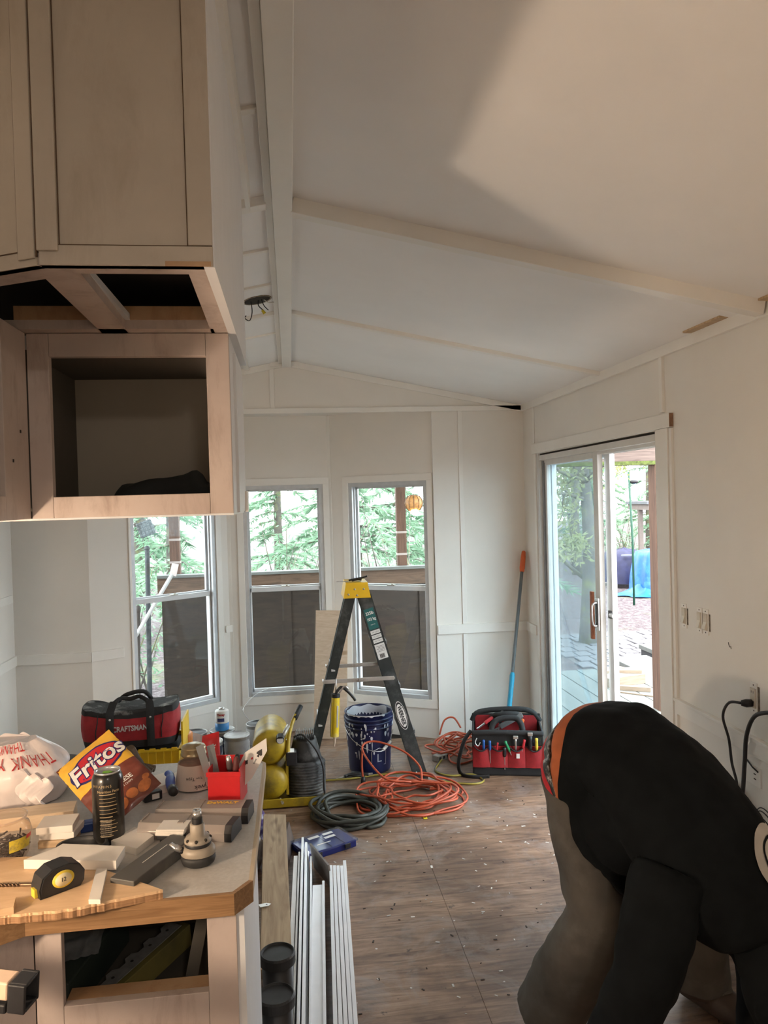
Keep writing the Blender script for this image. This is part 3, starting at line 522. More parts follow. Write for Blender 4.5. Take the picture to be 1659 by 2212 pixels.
W(MB().bb((SX1 - .07, SY - .0008, SZ + .0), (SX1 - .003, SY + .002, SZ + .007)), 'bare_patch', BARE)
Md, Ld = wallframe((-.86, 1.44), (-.356, 1.182))
W(MB().bb((0, .004, SZ + .022), (Ld - .03, .016, TOPZ - .06), M=Md), 'angled_front_panel', PANELB); W(MB().bb((Ld - .034, -.004, SZ + .01), (Ld - .002, .016, TOPZ - .01), bev=.0015, M=Md), 'corner_strip', PANELB); W(MB().bb((0, -.001, SZ), (Ld - .001, .016, SZ + .024), M=Md), 'angled_bottom_rail', PANELB)
JL = mat('brown_joint', (.13, .075, .04), .8, var=.4, scale=30)
for xx in (SX0 + .0265, SX1 - .0375): W(MB().bb((xx, SY + .0025, SZ + .032), (xx + .0012, SY + .0045, TOPZ - .012)), 'joint_line', JL)
W(MB().bb((SX0 - .002, SY - .0004, SZ + .0295), (SX1 - .0005, SY + .0005, SZ + .0306)), 'joint_line', JL); W(MB().bb((-.0, -.002, SZ + .022), (Ld - .036, .003, SZ + .0235), M=Md), 'joint_line', JL); W(MB().bb((Ld - .0355, -.002, SZ + .02), (Ld - .0343, .005, TOPZ - .06), M=Md), 'joint_line', JL); W(MB().bb((SX0 - .0052, SY - .0035, SZ + .012), (SX0 - .004, SY + .004, TOPZ - .012)), 'joint_line', JL)
# underside frame with two open holes
uf = MB(); zz0, zz1 = SZ, SZ + .018
def slab(pts): uf.prism(pts, zz0, zz1)
slab([(-.352, 1.182), (SX1, 1.182), (SX1, 1.222), (-.306, 1.222), (-.366, 1.252)]); slab([(-.145, 1.222), (SX1, 1.222), (SX1, 1.64), (-.152, 1.64)]); slab([(-.366, 1.252), (-.306, 1.222), (-.32, 1.64), (-.372, 1.64)]); slab([(-.56, 1.60), (-.145, 1.60), (-.145, 1.66), (-.56, 1.66)]); slab([(-.86, 1.44), (-.352, 1.182), (-.366, 1.252), (-.86, 1.505)])
W(uf, 'underside_frame', PRIME)
W(MB().bb((-.53, 1.597, SZ + .018), (-.13, 1.606, SZ + .045)), 'inner_cleat', BARE)
W(MB().bb((-.318, 1.222, SZ + .018), (-.308, 1.60, SZ + .03)), 'divider_edge', SIDEW)
W(MB().prism([(-.84, 1.47), (-.352, 1.22), (SX1 - .02, 1.20), (SX1 - .02, 2.0), (-.84, 2.0)], SZ + .10, SZ + .11), 'hole_shade_sheet', mat('hole_shade_black', (.012, .01, .009), .9))  # near-black sheet stands in for the shade inside the open holes
# side panel and back
W(MB().bb((SX1 - .014, SY + .002, SZ - .001), (SX1 + .002, 2.02, TOPZ - .01)), 'upper_side_panel', SIDEW)
W(MB().bb((SX1 + .001, SY + .002, TOPZ - .09), (SX1 + .014, 2.30, TOPZ - .0)), 'side_crown', TRIMW)
W(MB().bb((-.86, 2.005, 1.69), (SX1 - .016, 2.02, TOPZ - .04)), 'back_panel', SIDEW)
# lower box
BX0, BX1, BY = -.52, -.118, 1.635; z0, z1 = 1.69, SZ; ox0, ox1, oz0, oz1 = -.478, -.165, 1.733, 2.018
W(MB().bb((ox1, BY, z0 + .0), (BX1, BY + .02, z1 - .001), bev=.001), 'face_stile', PRIME); W(MB().bb((BX0, BY, z0), (ox0, BY + .02, z1 - .001), bev=.001), 'face_stile', PRIME)
W(MB().bb((ox0 + .0005, BY, oz1), (ox1 - .0005, BY + .02, z1 - .001), bev=.001), 'face_rail', PRIME); W(MB().bb((ox0 + .0005, BY, z0), (ox1 - .0005, BY + .02, oz0), bev=.001), 'face_rail', PRIME)
W(MB().bb((BX1 - .016, BY + .02, z0), (BX1, 2.0, z1)), 'box_side_panel', SIDEW); W(MB().bb((BX1, BY + .12, z0 + .0), (BX1 + .006, 2.0, z1 - .02)), 'side_skin', SIDEW); W(MB().bb((BX1 + .0061, 1.96, z0 - .002), (BX1 + .012, 2.02, z0 + .05)), 'side_patch', TRIMW)
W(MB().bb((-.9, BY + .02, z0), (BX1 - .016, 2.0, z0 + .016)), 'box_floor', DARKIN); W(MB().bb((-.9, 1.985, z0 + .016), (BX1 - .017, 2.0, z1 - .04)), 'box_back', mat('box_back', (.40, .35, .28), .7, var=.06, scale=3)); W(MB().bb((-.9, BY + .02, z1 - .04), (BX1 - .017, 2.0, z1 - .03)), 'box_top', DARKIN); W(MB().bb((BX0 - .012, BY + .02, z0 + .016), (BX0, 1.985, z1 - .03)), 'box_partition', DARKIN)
W(MB().bb((-.9, BY + .0, z0 - .004), (BX1, 2.0, z0)), 'bottom_skin', SIDEW)
# cabinet run on the left, seen only by its last stile
lc = thing('side_wall_cabinet', 'whitewashed wall cabinet standing square to the hanging cabinet', 'cabinet', (-.7, .6, 1.69)); OL = (-.7, .6, 1.69)
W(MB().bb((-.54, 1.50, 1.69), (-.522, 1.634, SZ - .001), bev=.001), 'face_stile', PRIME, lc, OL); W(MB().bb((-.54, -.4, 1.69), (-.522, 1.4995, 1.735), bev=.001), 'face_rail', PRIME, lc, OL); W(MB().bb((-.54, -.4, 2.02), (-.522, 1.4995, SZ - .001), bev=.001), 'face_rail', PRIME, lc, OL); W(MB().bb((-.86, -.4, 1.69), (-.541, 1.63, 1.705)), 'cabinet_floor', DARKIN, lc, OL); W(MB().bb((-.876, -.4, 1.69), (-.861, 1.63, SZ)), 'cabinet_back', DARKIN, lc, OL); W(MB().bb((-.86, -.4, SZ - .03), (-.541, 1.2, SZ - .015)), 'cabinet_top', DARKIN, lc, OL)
for y in (1.54, 1.585): W(MB().bb((-.5225, y, 1.80 if y < 1.56 else 1.86), (-.521, y + .006, 1.806 if y < 1.56 else 1.866)), 'screw_hole', GAP, lc, OL)
# dark folded jacket on the cabinet floor
def jk(u, v):
    x = -.375 + .215 * u; pr = .012 + .030 * math.sin(PI * min(1, u * 1.15)) ** .5 + .018 * max(0, u - .45) * 2; h = pr * (1 if u < .9 else 1) + .012 * noise.noise(Vector((u * 4, v * 3, 2)))
    a = PI * v; return Vector((x, 1.76 - .075 * math.cos(a), 1.708 + (h + .022) * math.sin(a) ** .6 + (.022 * math.exp(-((u - .8) / .09) ** 2)) * math.sin(a)))
tag(MB().grid(jk, 24, 14).build('folded_jacket', mat('black_cloth', (.012, .014, .014), .9, var=.4, bmp=.3, bscale=30)), 'dark folded jacket lying inside the hanging cabinet', 'clothing')
# ---- base cabinet and counter
LAM = mat('grey_laminate', (.56, .545, .515), .45, var=.10, scale=120, dirt=(.36, .31, .26), dirt_amt=.45, dscale=5); EDGEW = wood('oak_edge', (.20, .105, .045), (.36, .21, .10), (3, 60, 60), .5)
bc = thing('base_cabinet', 'whitewashed base cabinet with open drawer holes under the counter', 'cabinet', (-.33, 1.85, 0)); OB = (-.33, 1.85, 0); FY = 1.612
W(MB().bb((-.197, FY, .03), (-.137, FY + .02, .872), bev=.0012), 'face_stile', PRIME, bc, OB); W(MB().bb((-.538, FY, .03), (-.486, FY + .02, .872), bev=.0012), 'face_stile', PRIME, bc, OB)
for a, b in ((.853, .872), (.628, .700), (.03, .12)): W(MB().bb((-.4855, FY, a), (-.1975, FY + .02, b), bev=.0012), 'face_rail', PRIME, bc, OB)
W(MB().bb((-.4855, FY + .02, .690), (-.1975, FY + .06, .700)), 'drawer_runner_board', BARE, bc, OB)
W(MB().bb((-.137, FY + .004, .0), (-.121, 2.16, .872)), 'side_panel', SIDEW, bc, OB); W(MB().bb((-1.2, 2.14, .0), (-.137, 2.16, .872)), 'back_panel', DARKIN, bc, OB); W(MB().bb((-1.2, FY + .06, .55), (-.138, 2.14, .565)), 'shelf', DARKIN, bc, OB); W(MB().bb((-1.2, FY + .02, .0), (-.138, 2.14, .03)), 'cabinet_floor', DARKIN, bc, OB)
Mc, Lc = wallframe((-.80, 1.35), (-.539, 1.611)); W(MB().bb((Lc - .10, 0, .03), (Lc, .02, .87), bev=.0012, M=Mc), 'angled_stile', PRIME, bc, OB); W(MB().bb((0, 0, .03), (Lc - .1005, .02, .12), M=Mc), 'angled_rail', PRIME, bc, OB); W(MB().bb((0, 0, .80), (Lc - .1005, .02, .87), M=Mc), 'angled_rail', PRIME, bc, OB)
b2 = thing('side_base_cabinet', 'primed base cabinet carrying the counter return', 'cabinet', (-.95, .5, 0)); OB2 = (-.95, .5, 0); W(MB().bb((-1.2, -.5, 0), (-.815, 1.33, .872)), 'carcass', PRIME, b2, OB2); W(MB().bb((-.814, -.4, .12), (-.808, .4, .84)), 'door', PRIME, b2, OB2); W(MB().bb((-.814, .45, .12), (-.808, 1.25, .84)), 'door', PRIME, b2, OB2)
ct = thing('counter_top', 'dusty grey laminate counter top with an oak front edge and clipped corner', 'counter', (-.5, 1.9, .872)); OC = (-.5, 1.9, .872)
poly = [(-.111, 1.640), (-.142, 1.596), (-.541, 1.590), (-.60, 1.545), (-.80, 1.34), (-.80, -.5), (-1.2, -.5), (-1.2, 2.43), (-.145, 2.43), (-.107, 2.37)]
W(MB().prism(poly, .875, .912), 'laminate', LAM, ct, OC)
ed = MB(); op = [(-.102, 1.636), (-.138, 1.586), (-.544, 1.580), (-.606, 1.538), (-.806, 1.334)]
for (a, b), (c, d) in zip(zip(poly, op), zip(poly[1:5], op[1:5])): ed.prism([a, c, d, b], .868, .9125)
W(ed, 'oak_front_edge', EDGEW, ct, OC)
W(MB().prism([(-.111, 1.640), (-.102, 1.636), (-.098, 2.374), (-.107, 2.37)], .880, .9125), 'oak_side_edge', wood('pale_edge', (.42, .33, .22), (.60, .50, .36), (60, 3, 60)), ct, OC); W(MB().prism([(-.107, 2.37), (-.098, 2.374), (-.141, 2.439), (-.145, 2.43)], .880, .9125), 'oak_back_edge', bpy.data.materials['pale_edge'], ct, OC)
pw = MB().bb((-1.27, YR, 0), (-1.21, 2.42, 2.42)); struct(pw.build('wall_partition', PAINT))
# work lamp on the counter return
wl = thing('work_lamp', 'small clamp work lamp with a bare warm bulb on the counter return', 'lamp', (-1.08, 1.02, .912)); MB().lathe([(0, 0), (.07, 0), (.07, .015), (.012, .02), (.01, .17), (0, .17)], 20).build('stand', BLACKP, wl); MB().cyl((0, 0, .17), (0, 0, .23), .022, n=14).build('socket', BLACKP, wl); MB().ball((0, 0, .275), .036, 10, (1, 1, 1.2)).build('bulb', emit('warm_bulb', (1, .74, .46), 18), wl)
L0 = bpy.data.lights.new('work_lamp_light', 'POINT'); L0.energy = LAMP_W; L0.color = (1, .76, .54); L0.shadow_soft_size = .05
lo = bpy.data.objects.new('light', L0); COL.objects.link(lo); lo.location = (.05, .0, .285); lo.parent = wl
cl_ = thing('added_fill_light', 'round frosted ceiling light over the kitchen floor', 'ceiling light', (.45, -1.3, ceil_z(.45)), (0, R(11.3), 0)); MB().lathe([(.15, 0), (.15, -.02), (.13, -.025)], 28).build('base_ring', STEEL, cl_); MB().lathe([(.14, -.02), (.125, -.06), (.08, -.085), (0, -.095)], 28).build('glass_dome', emit('frosted_dome', (1, .86, .68), 2.5), cl_)  # added fixture, out of view, to brighten ceiling, wall and cabinet fronts
L1 = bpy.data.lights.new('added_fill_glow', 'AREA'); L1.shape = 'DISK'; L1.size = .26; L1.energy = FILL_W; L1.color = (1, .93, .84); l1 = bpy.data.objects.new('light', L1); COL.objects.link(l1); l1.location = (0, 0, -.11); l1.parent = cl_
# things stored inside the base cabinet
GALV = mat('galvanised', (.55, .57, .58), .35, metal=.7, var=.25, scale=30)
LVR = (R(5), 0, R(-33))
br = thing('metal_standard', 'zinc bracket strip with scalloped edge lying on the dull yellow level', 'bracket', (-.405, 1.83, .638), LVR); pts = []; n = 30
for i in range(n + 1): t = i / n; pts.append((-.024 - .006 * (1 if (i // 3) % 2 else -1), -.13 + .30 * t))
MB().prism(pts + [(.012, .17), (.012, -.13)], 0, .002).build('strip', GALV, br)
for i in range(5): MB().cyl((-.008, -.10 + i * .06, .0021), (-.008, -.10 + i * .06, .003), .004, n=8).build('screw_hole', GAP, br)
tag(MB().bb((-.014, -.17, 0), (.014, .19, .055), bev=.002).build('spirit_level', mat('dull_yellow', (.20, .17, .05), .5, dirt=(.06, .055, .04)), None, (-.395, 1.83, .578), LVR), 'dull yellow level lying inside the drawer hole', 'level')
tag(MB().bb((-.05, -.16, 0), (.05, .16, .09), bev=.004).build('parts_box', mat('dark_green_box', (.045, .06, .05), .5), None, (-.535, 1.93, .566), (0, 0, R(-12))), 'dark green box in the corner of the drawer hole', 'box')
fo = MB(); fo.grid(lambda u, v: Vector((.11 * (u - .5), .16 * (v - .5), .012 * noise.noise(Vector((u * 5, v * 5, 1))) + .02)), 14, 14); tag(fo.build('foil_sheet', GALV, None, (-.53, 1.93, .662), (R(14), R(-8), 0)), 'crumpled silver foil sheet lying on the dark green box', 'foil')
for x, y, r, lab in ((-.27, 1.80, 12, 'dark wooden slat leaning inside the drawer hole beside the level'), (-.225, 1.84, 5, 'dark slat standing inside the drawer hole beside the panelled cabinet end')): tag(MB().bb((-.014, -.008, 0), (.014, .008, .275), bev=.001).build('wooden_slat', mat('dark_slat', (.055, .048, .038), .7), None, (x, y, .566), (R(-12), R(r), 0)), lab, 'slat')
# ================================================================== THINGS ON THE COUNTER
CZ = .9125; PZ = .930
MDF = mat('white_primed_board', (.78, .73, .66), .5, var=.04); PLYT = wood('fresh_plywood', (.58, .37, .20), (.72, .50, .30), (5, 22, 22), .6)
# plywood scrap with a torn front edge
r = random.Random(3); front = []
for i in range(90):
    t = i / 89; x = -.60 + .315 * t; front.append((x, 1.546 + .044 * max(0, (t - .45) / .55) + (.0045 * noise.noise(Vector((x * 60, 0, 1))) + .003 * noise.noise(Vector((x * 210, 3, 1)))) * (1 if t < .75 else .35)))
pp = [(-.86, 1.50), (-.70, 1.515)] + front + [(-.28, 1.592), (-.446, 1.726), (-.60, 1.80), (-.86, 1.83)]
ps = thing('plywood_scrap', 'pointed plywood scrap with a torn front edge on the counter corner', 'plywood', (-.5, 1.65, CZ)); W(MB().prism(pp, CZ, CZ + .012), 'core_plies', wood('ply_core', (.25, .13, .06), (.42, .24, .12), (5, 5, 200)), ps, (-.5, 1.65, CZ)); W(MB().prism([(x, y + .002 if 1.5 < y < 1.6 else y) for x, y in pp], CZ + .012, PZ), 'face_veneer', PLYT, ps, (-.5, 1.65, CZ))
def brd(name, pts, z0, z1, mt, lab, cat='board', bev=0):
    c = [sum(p[0] for p in pts) / len(pts), sum(p[1] for p in pts) / len(pts)]
    o = MB().prism([(x - c[0], y - c[1]) for x, y in pts], 0, z1 - z0).build(name, mt, None, (c[0], c[1], z0)); return tag(o, lab, cat)
brd('trim_board', [(-.596, 1.738), (-.394, 1.697), (-.389, 1.766), (-.534, 1.806), (-.545, 1.785)], PZ + .001, PZ + .021, MDF, 'wide white trim offcut with a notched corner lying over the plywood scrap')
brd('trim_stick', [(-.417, 1.562), (-.394, 1.558), (-.411, 1.690), (-.434, 1.694)], PZ, PZ + .009, MDF, 'narrow white stick lying across the plywood scrap')
brd('wood_block', [(-.62, 1.532), (-.553, 1.549), (-.562, 1.588), (-.63, 1.575)], PZ, PZ + .014, PLYT, 'small plywood block on the torn plywood scrap beside the tape measure')
brd('trim_board', [(-.44, 1.855), (-.372, 1.800), (-.345, 1.868), (-.40, 1.925)], CZ, CZ + .016, MDF, 'short white board lying between the can and the dark plank')
brd('trim_board', [(-.45, 2.235), (-.392, 2.165), (-.325, 2.215), (-.385, 2.285)], CZ, CZ + .022, MDF, 'square white offcut under the blue knife handle')
brd('trim_board', [(-.372, 2.268), (-.352, 2.248), (-.30, 2.335), (-.325, 2.35)], CZ, CZ + .016, MDF, 'slim white offcut behind the paper-wrapped jar')
# stacked blocks
for i, (dx, dy, a, zz, mt, lab) in enumerate(((.0, .0, .05, 0, RAWWOOD, 'raw wood block at the bottom of the block stack by the clear tub'), (.004, .004, -.08, .0165, MDF, 'white block in the middle of the block stack by the clear tub'), (-.003, .0, .04, .033, MDF, 'white block on top of the block stack by the clear tub'))):
    tag(MB().box((0, 0, .008), (.082, .072, .016), bev=.001).build('offcut_block', mt, None, (-.572 + dx, 1.915 + dy, CZ + zz), (0, 0, a)), lab, 'block')
# dark plank
dk = thing('dark_plank', 'dark grey grooved plank with a metal hook end on the counter', 'plank', (-.322, 1.725, CZ), (0, 0, R(64))); MB().bb((-.105, -.03, 0), (.11, .03, .028), bev=.002).build('board', mat('dark_grey_board', (.085, .08, .072), .55, dirt=(.25, .22, .18), dirt_amt=.5), dk); MB().bb((-.03, .004, .028), (.06, .0055, .0284)).build('scratch', MDF, dk)
for i in range(3): MB().lathe([(.006, 0), (.009, 0), (.009, .006), (.006, .006), (.006, 0)], 14).build('hook_ring', STEEL, dk, (.118 + i * .011, .022, .020))
# card pad
pd = thing('sanding_pad', 'square white pad stack with dark underside beside the air tool', 'pad', (-.300, 1.868, CZ), (0, 0, R(-12))); MB().box((0, 0, .016), (.064, .05, .012), bev=.002).build('dark_base', BLACKP, pd); MB().box((0, 0, .005), (.05, .04, .010)).build('feet', BLACKR, pd)
for i in range(3): MB().box((.001 * i, 0, .0245 + .005 * i), (.067, .054, .0046), (0, 0, .02 * i)).build('pad_sheet', MDF, pd)
# palm nailer (air tool)
TAN = mat('tan_tool_body', (.34, .29, .23), .45, var=.15, dirt=(.08, .07, .06)); 
pn = thing('air_tool', 'tan and black palm air tool standing nose up on the counter', 'tool', (-.226, 1.735, CZ))
MB().lathe([(0, 0), (.03, 0), (.037, .008), (.040, .022), (.039, .036), (0, .036)], 24, M=Matrix.Diagonal((1.0, .85, 1, 1))).build('rubber_base', BLACKR, pn)
MB().lathe([(.039, .036), (.041, .046), (.038, .058), (.030, .068), (0, .068)], 24, M=Matrix.Diagonal((1.0, .85, 1, 1))).build('body', TAN, pn)
MB().lathe([(.0305, .066), (.031, .078), (.0305, .079), (0, .079)], 24, M=Matrix.Translation((0, .001, 0))).build('vent_band', BLACKP, pn)
MB().lathe([(.031, .078), (.031, .088), (.026, .096), (.0175, .100), (.0165, .135), (.015, .138), (0, .138)], 24).build('collar', TAN, pn)
for i in range(8): a = 2 * PI * i / 8; MB().ball((.0285 * math.cos(a), .0285 * math.sin(a), .0895), .0042, 5, (1, 1, 1.4)).build('vent_hole', GAP, pn)
MB().cyl((0, 0, .136), (0, 0, .156), .0125, n=16).build('nose_grip', BLACKP, pn); MB().lathe([(0, .160), (.0065, .160), (.0065, .182), (.0100, .182), (.0102, .155), (0, .155)], 16).build('nose_tube', STEEL, pn)
MB().tube([(-.03, -.01, .05), (-.042, -.012, .062)], .009, 10).build('inlet_boss', BLACKP, pn); MB().tube([(-.040, -.012, .060), (-.050, -.013, .071), (-.052, -.013, .073), (-.060, -.013, .083)], [.009, .0085, .006, .005], 10).build('air_fitting', STEEL, pn)
pn.scale = (.95, .95, .66)
# clear bit cases
CLR = thin_glass('clear_case_plastic', (.82, .78, .74), haze=.42, hazecol=(.60, .53, .49), rough=.15)
def case(loc, rz, lab, text):
    c = thing('bit_case', lab, 'bit case', loc, (0, 0, rz)); L, D, H = .235, .075, .036
    def shell(x0, x1, mt, nm):
        sec = [(-D / 2, 0), (D / 2, 0), (D / 2, H * .55), (D * .36, H), (-D * .36, H), (-D / 2, H * .55)]
        return MB().prism(sec, x0, x1, M=Matrix(((0, 0, 1, 0), (1, 0, 0, 0), (0, 1, 0, .0005), (0, 0, 0, 1)))).build(nm, mt, c)
    shell(L / 2 - .017, L / 2, BLACKP, 'end_cap'); shell(-L / 2, L / 2 - .0175, CLR, 'clear_cover')
    MB().bb((-L / 2 + .006, -D * .40, .003), (L / 2 - .02, D * .40, .010)).build('tray', mat('case_tray', (.30, .26, .23), .6, var=.3, scale=50), c)
    for i in range(7): MB().cyl((-L / 2 + .015, -.024 + i * .008, .014), (-L / 2 + .08 + .012 * i, -.024 + i * .008, .014), .0028, n=8).build('drill_bit', STEEL, c)
    MB().bb((.0, -.028, .011), (.085, .028, .020)).build('insert_block', mat('case_insert', (.42, .35, .31), .6), c)
    MB().bb((-.02, -D * .34, H + .0008), (-.005, D * .34, H + .003)).build('cover_ridge', CLR, c); MB().bb((-.115, -D * .30, H + .0008), (-.112, D * .3, H + .003)).build('cover_ridge', CLR, c)
    if text: MB().text(text, .017, Matrix.Translation((.045, .002, H + .0035)), ext=.0003, bold=.0006, squash=1.15).build('brand_print', mat('yellow_print', (.80, .50, .04), .5), c)
    return c
case((-.265, 1.895, CZ), R(-15), 'clear drill bit case with black end cap standing in front of its twin', None); case((-.238, 1.982, CZ), R(-9), 'clear drill bit case with yellow lettering beside the red bin', 'DᴇWALT'.replace('ᴇ', 'e'))
# red plastic bin
REDP = mat('red_plastic', (.62, .018, .022), .35, var=.08)
rb = thing('red_bin', 'red plastic bin full of small tools at the counter edge', 'bin', (-.190, 2.105, CZ), (0, 0, R(-9))); a, d, h = .043, .043, .094
for nm, pa, pb in (('wall', (-a, -d, 0), (a, -d + .003, h * .93)), ('wall', (-a, d - .003, 0), (a, d, h * 1.12)), ('wall', (-a, -d + .003, 0), (-a + .003, d - .003, h)), ('wall', (a - .003, -d + .003, 0), (a, d - .003, h))): MB().bb(pa, pb, bev=.001).build(nm, REDP, rb)
MB().bb((-a + .003, -d + .003, 0), (a - .003, d - .003, .004)).build('bottom', REDP, rb); lp = MB()
lp.bb((-a - .003, -d - .003, h * .80), (a + .003, -d, h * .93), bev=.001); lp.build('front_lip', REDP, rb)
ca = MB(); cp = [(-.028, 0), (.028, 0), (.03, .08), (.012, .11), (-.026, .092)]; 
def cardM(z=0): return Matrix.Translation((-.140, 2.135, CZ + .075)) @ Euler((R(78), R(22), R(-16))).to_matrix().to_4x4() @ Matrix.Translation((0, 0, z))
cd = thing('card_tag', 'white card tag with black spade marks standing in the red bin', 'card', (-.140, 2.135, CZ + .075)); cd.matrix_world = Matrix.Translation((-.150, 2.122, CZ + .06)) @ Euler((R(76), R(28), R(-14))).to_matrix().to_4x4()
MB().prism([(-.02, -.05), (.012, -.05), (.028, .0), (.030, .082), (.012, .11), (-.022, .05)], 0, .0008).build('card', WHITEP, cd)
def spade(mb, x, y, s): mb.prism([(x, y + s), (x + .35 * s, y + .45 * s), (x + .6 * s, y), (x + .5 * s, y - .3 * s), (x + .15 * s, y - .25 * s), (x + .25 * s, y - .7 * s), (x - .25 * s, y - .7 * s), (x - .15 * s, y - .25 * s), (x - .5 * s, y - .3 * s), (x - .6 * s, y), (x - .35 * s, y + .45 * s)], .0009, .0013)
sm = MB(); spade(sm, .015, .066, .014); sm.build('black_spade', BLACKP, cd); sm = MB(); spade(sm, -.006, .028, .009); sm.build('black_spade', BLACKP, cd); sm = MB(); spade(sm, .003, .045, .005); sm.build('red_pip', REDP, cd)
MB().bb((.012, .035, .0009), (.016, .05, .0012)).build('fine_print', mat('grey_print', (.3, .3, .3), .6), cd)
for i, (x, y, ln, a, lab) in enumerate(((-.222, 2.095, .15, -14, 'grey putty knife blade standing in the red bin against its wall'), (-.212, 2.112, .14, -8, 'narrow grey scraper blade standing in the red bin behind the putty knife'))): tag(MB().bb((-.010, -.0012, 0), (.010, .0012, ln)).build('scraper_blade', mat('dull_steel', (.34, .35, .36), .4, metal=.6), None, (x, y, CZ + .006), (R(-6), R(a), R(20))), lab, 'blade')
for i, (x, y, c, lab) in enumerate(((-.185, 2.10, BLACKP, 'black handled screwdriver standing in the red bin'), (-.170, 2.085, mat('dark_red_handle', (.12, .03, .03), .5), 'dark red handled tool standing in the red bin'), (-.175, 2.12, STEEL, 'small steel wrench standing in the red bin'))): t = thing('hand_tool', lab, 'tool', (x, y, CZ + .006), (R(-8 + 9 * i), R(12 - 9 * i), 0)); MB().cyl((0, 0, .0), (0, 0, .07), .003, n=8).build('shaft', STEEL, t); MB().lathe([(0, .068), (.007, .068), (.009, .08), (.008, .10), (.006, .112), (0, .114)], 12).build('handle', c, t)
# paper wrapped jar
jr = thing('wrapped_jar', 'glass jar with ringed metal lid wrapped in printed paper', 'jar', (-.292, 2.215, CZ)); GL = thin_glass('jar_glass', (.86, .80, .74), haze=.22, hazecol=(.55, .42, .34))
MB().lathe([(0, .002), (.040, .002), (.042, .02), (.036, .07), (.0335, .082), (.034, .088)], 28).build('glass', GL, jr)
MB().lathe([(.0475, .004), (.046, .02), (.0395, .066)], 28).build('paper_wrap', mat('cream_paper', (.74, .62, .53), .7, var=.05, bmp=.3, bscale=50), jr)
MB().lathe([(.034, .002), (.038, .02), (.036, .06), (0, .06)], 20).build('contents', mat('jar_contents', (.38, .17, .12), .6, var=.5, scale=60), jr)
MB().lathe([(.031, .084), (.032, .090), (.0295, .092), (.0315, .096), (.029, .099), (.031, .103), (.028, .108), (.020, .109), (.019, .112), (0, .112)], 28).build('lid', mat('brass_lid', (.42, .33, .20), .3, metal=.8, var=.2), jr)
def onjar(v, r=.0478, zc=.03): a = -PI / 2 + v.x / r; rr = r - .105 * max(0, v.y); return Vector((rr * math.cos(a), rr * math.sin(a), zc + v.y))
MB().text('Type', .011, Matrix(), fn=lambda v: onjar(Vector((-v.x - .004, -v.y, 0)), .0462, .035)).build('paper_print', mat('ink', (.04, .03, .03), .6), jr); MB().text('Tyvek', .017, Matrix(), fn=lambda v: onjar(Vector((-v.x + .026, -v.y, 0)), .0482, .014)).build('paper_print', bpy.data.materials['ink'], jr); MB().text('Type', .008, Matrix(), fn=lambda v: onjar(Vector((-v.x + .018, -v.y, 0)), .0466, .036)).build('paper_print', bpy.data.materials['ink'], jr)
jr.scale = (1.12, 1.12, 1.08)
# candy pouch behind the jar
cy = thing('candy_pouch', 'red printed candy pouch standing behind the wrapped jar', 'snack bag', (-.258, 2.345, CZ), (R(-12), 0, R(12))); pil = lambda u, v: Vector((.055 * (u - .5), -.012 * (math.sin(PI * u) * math.sin(PI * v)) ** .5, .10 * v + .008 * u)); MB().grid(pil, 10, 10).build('front', REDP, cy); MB().grid(lambda u, v: Vector((pil(u, v).x, -pil(u, v).y, pil(u, v).z)), 10, 10).build('back', mat('foil_back', (.55, .5, .6), .35), cy); MB().text('Sweet', .022, Matrix.Translation((.0, -.0135, .05)) @ Euler((R(90), R(-70), 0)).to_matrix().to_4x4()).build('print', WHITEP, cy); MB().grid(lambda u, v: Vector((-.05 + .04 * u, .004 * math.sin(9 * u), .075 + .04 * v * (1 - .4 * u))), 8, 4).build('torn_top', mat('clear_film', (.6, .6, .65), .2), cy)
# blue utility knife
kb = thing('utility_knife', 'blue handled utility knife resting on the white offcut', 'knife', (-.350, 2.165, CZ + .0225), (0, 0, R(-76))); MB().tube(smooth_path([(-.075, 0, .012), (-.05, .004, .013), (-.01, 0, .013), (.035, -.003, .012), (.055, -.001, .012)], 5), [.011] * 8 + [.013] * 6 + [.012] * 7, 12, flat=.8).build('handle', mat('blue_handle', (.012, .06, .42), .4), kb); MB().tube([(.054, -.001, .012), (.075, 0, .012), (.082, 0, .012)], [.0135, .0135, .011], 12).build('butt_cap', BLACKP, kb)
# snack bag (flat print laid on a crumpled pillow)
bgM = Matrix.Translation((-.487, 2.045, 1.012)) @ Euler((R(43), 0, R(-8))).to_matrix().to_4x4() @ Euler((0, 0, R(-42))).to_matrix().to_4x4()
sb = thing('snack_bag', 'yellow and brown printed corn chip bag propped up behind the black can', 'snack bag'); sb.matrix_world = bgM; BW, BH = .235, .162      # along x: length, y: height
def bz(x, y):
    u = min(1, max(0, (x + BW / 2) / BW)); v = min(1, max(0, (y + BH / 2) / BH)); e = (max(0, math.sin(PI * u)) ** .6) * (max(0, math.sin(PI * v)) ** .6)
    return .018 * e + .0035 * e * noise.noise(Vector((x * 38, y * 38, 3))) + .0022 * noise.noise(Vector((x * 90, y * 60, 7)))
YEL = mat('yellow_foil', (.80, .46, .045), .28, var=.12, spec=.6, coat=.4); BRN = mat('brown_foil', (.16, .035, .02), .35, var=.3, coat=.3)
sp_ = .30   # x where the yellow field ends
xs = lambda u: -BW / 2 + BW * u
MB().grid(lambda u, v: Vector((-BW / 2 + BW * .50 * u, -BH / 2 + BH * v, bz(-BW / 2 + BW * .50 * u, -BH / 2 + BH * v))), 36, 36).build('yellow_front', YEL, sb)
MB().grid(lambda u, v: Vector((-BW / 2 + BW * (.50 + .50 * u), -BH / 2 + BH * v, bz(-BW / 2 + BW * (.50 + .50 * u), -BH / 2 + BH * v))), 26, 36).build('brown_front', BRN, sb)
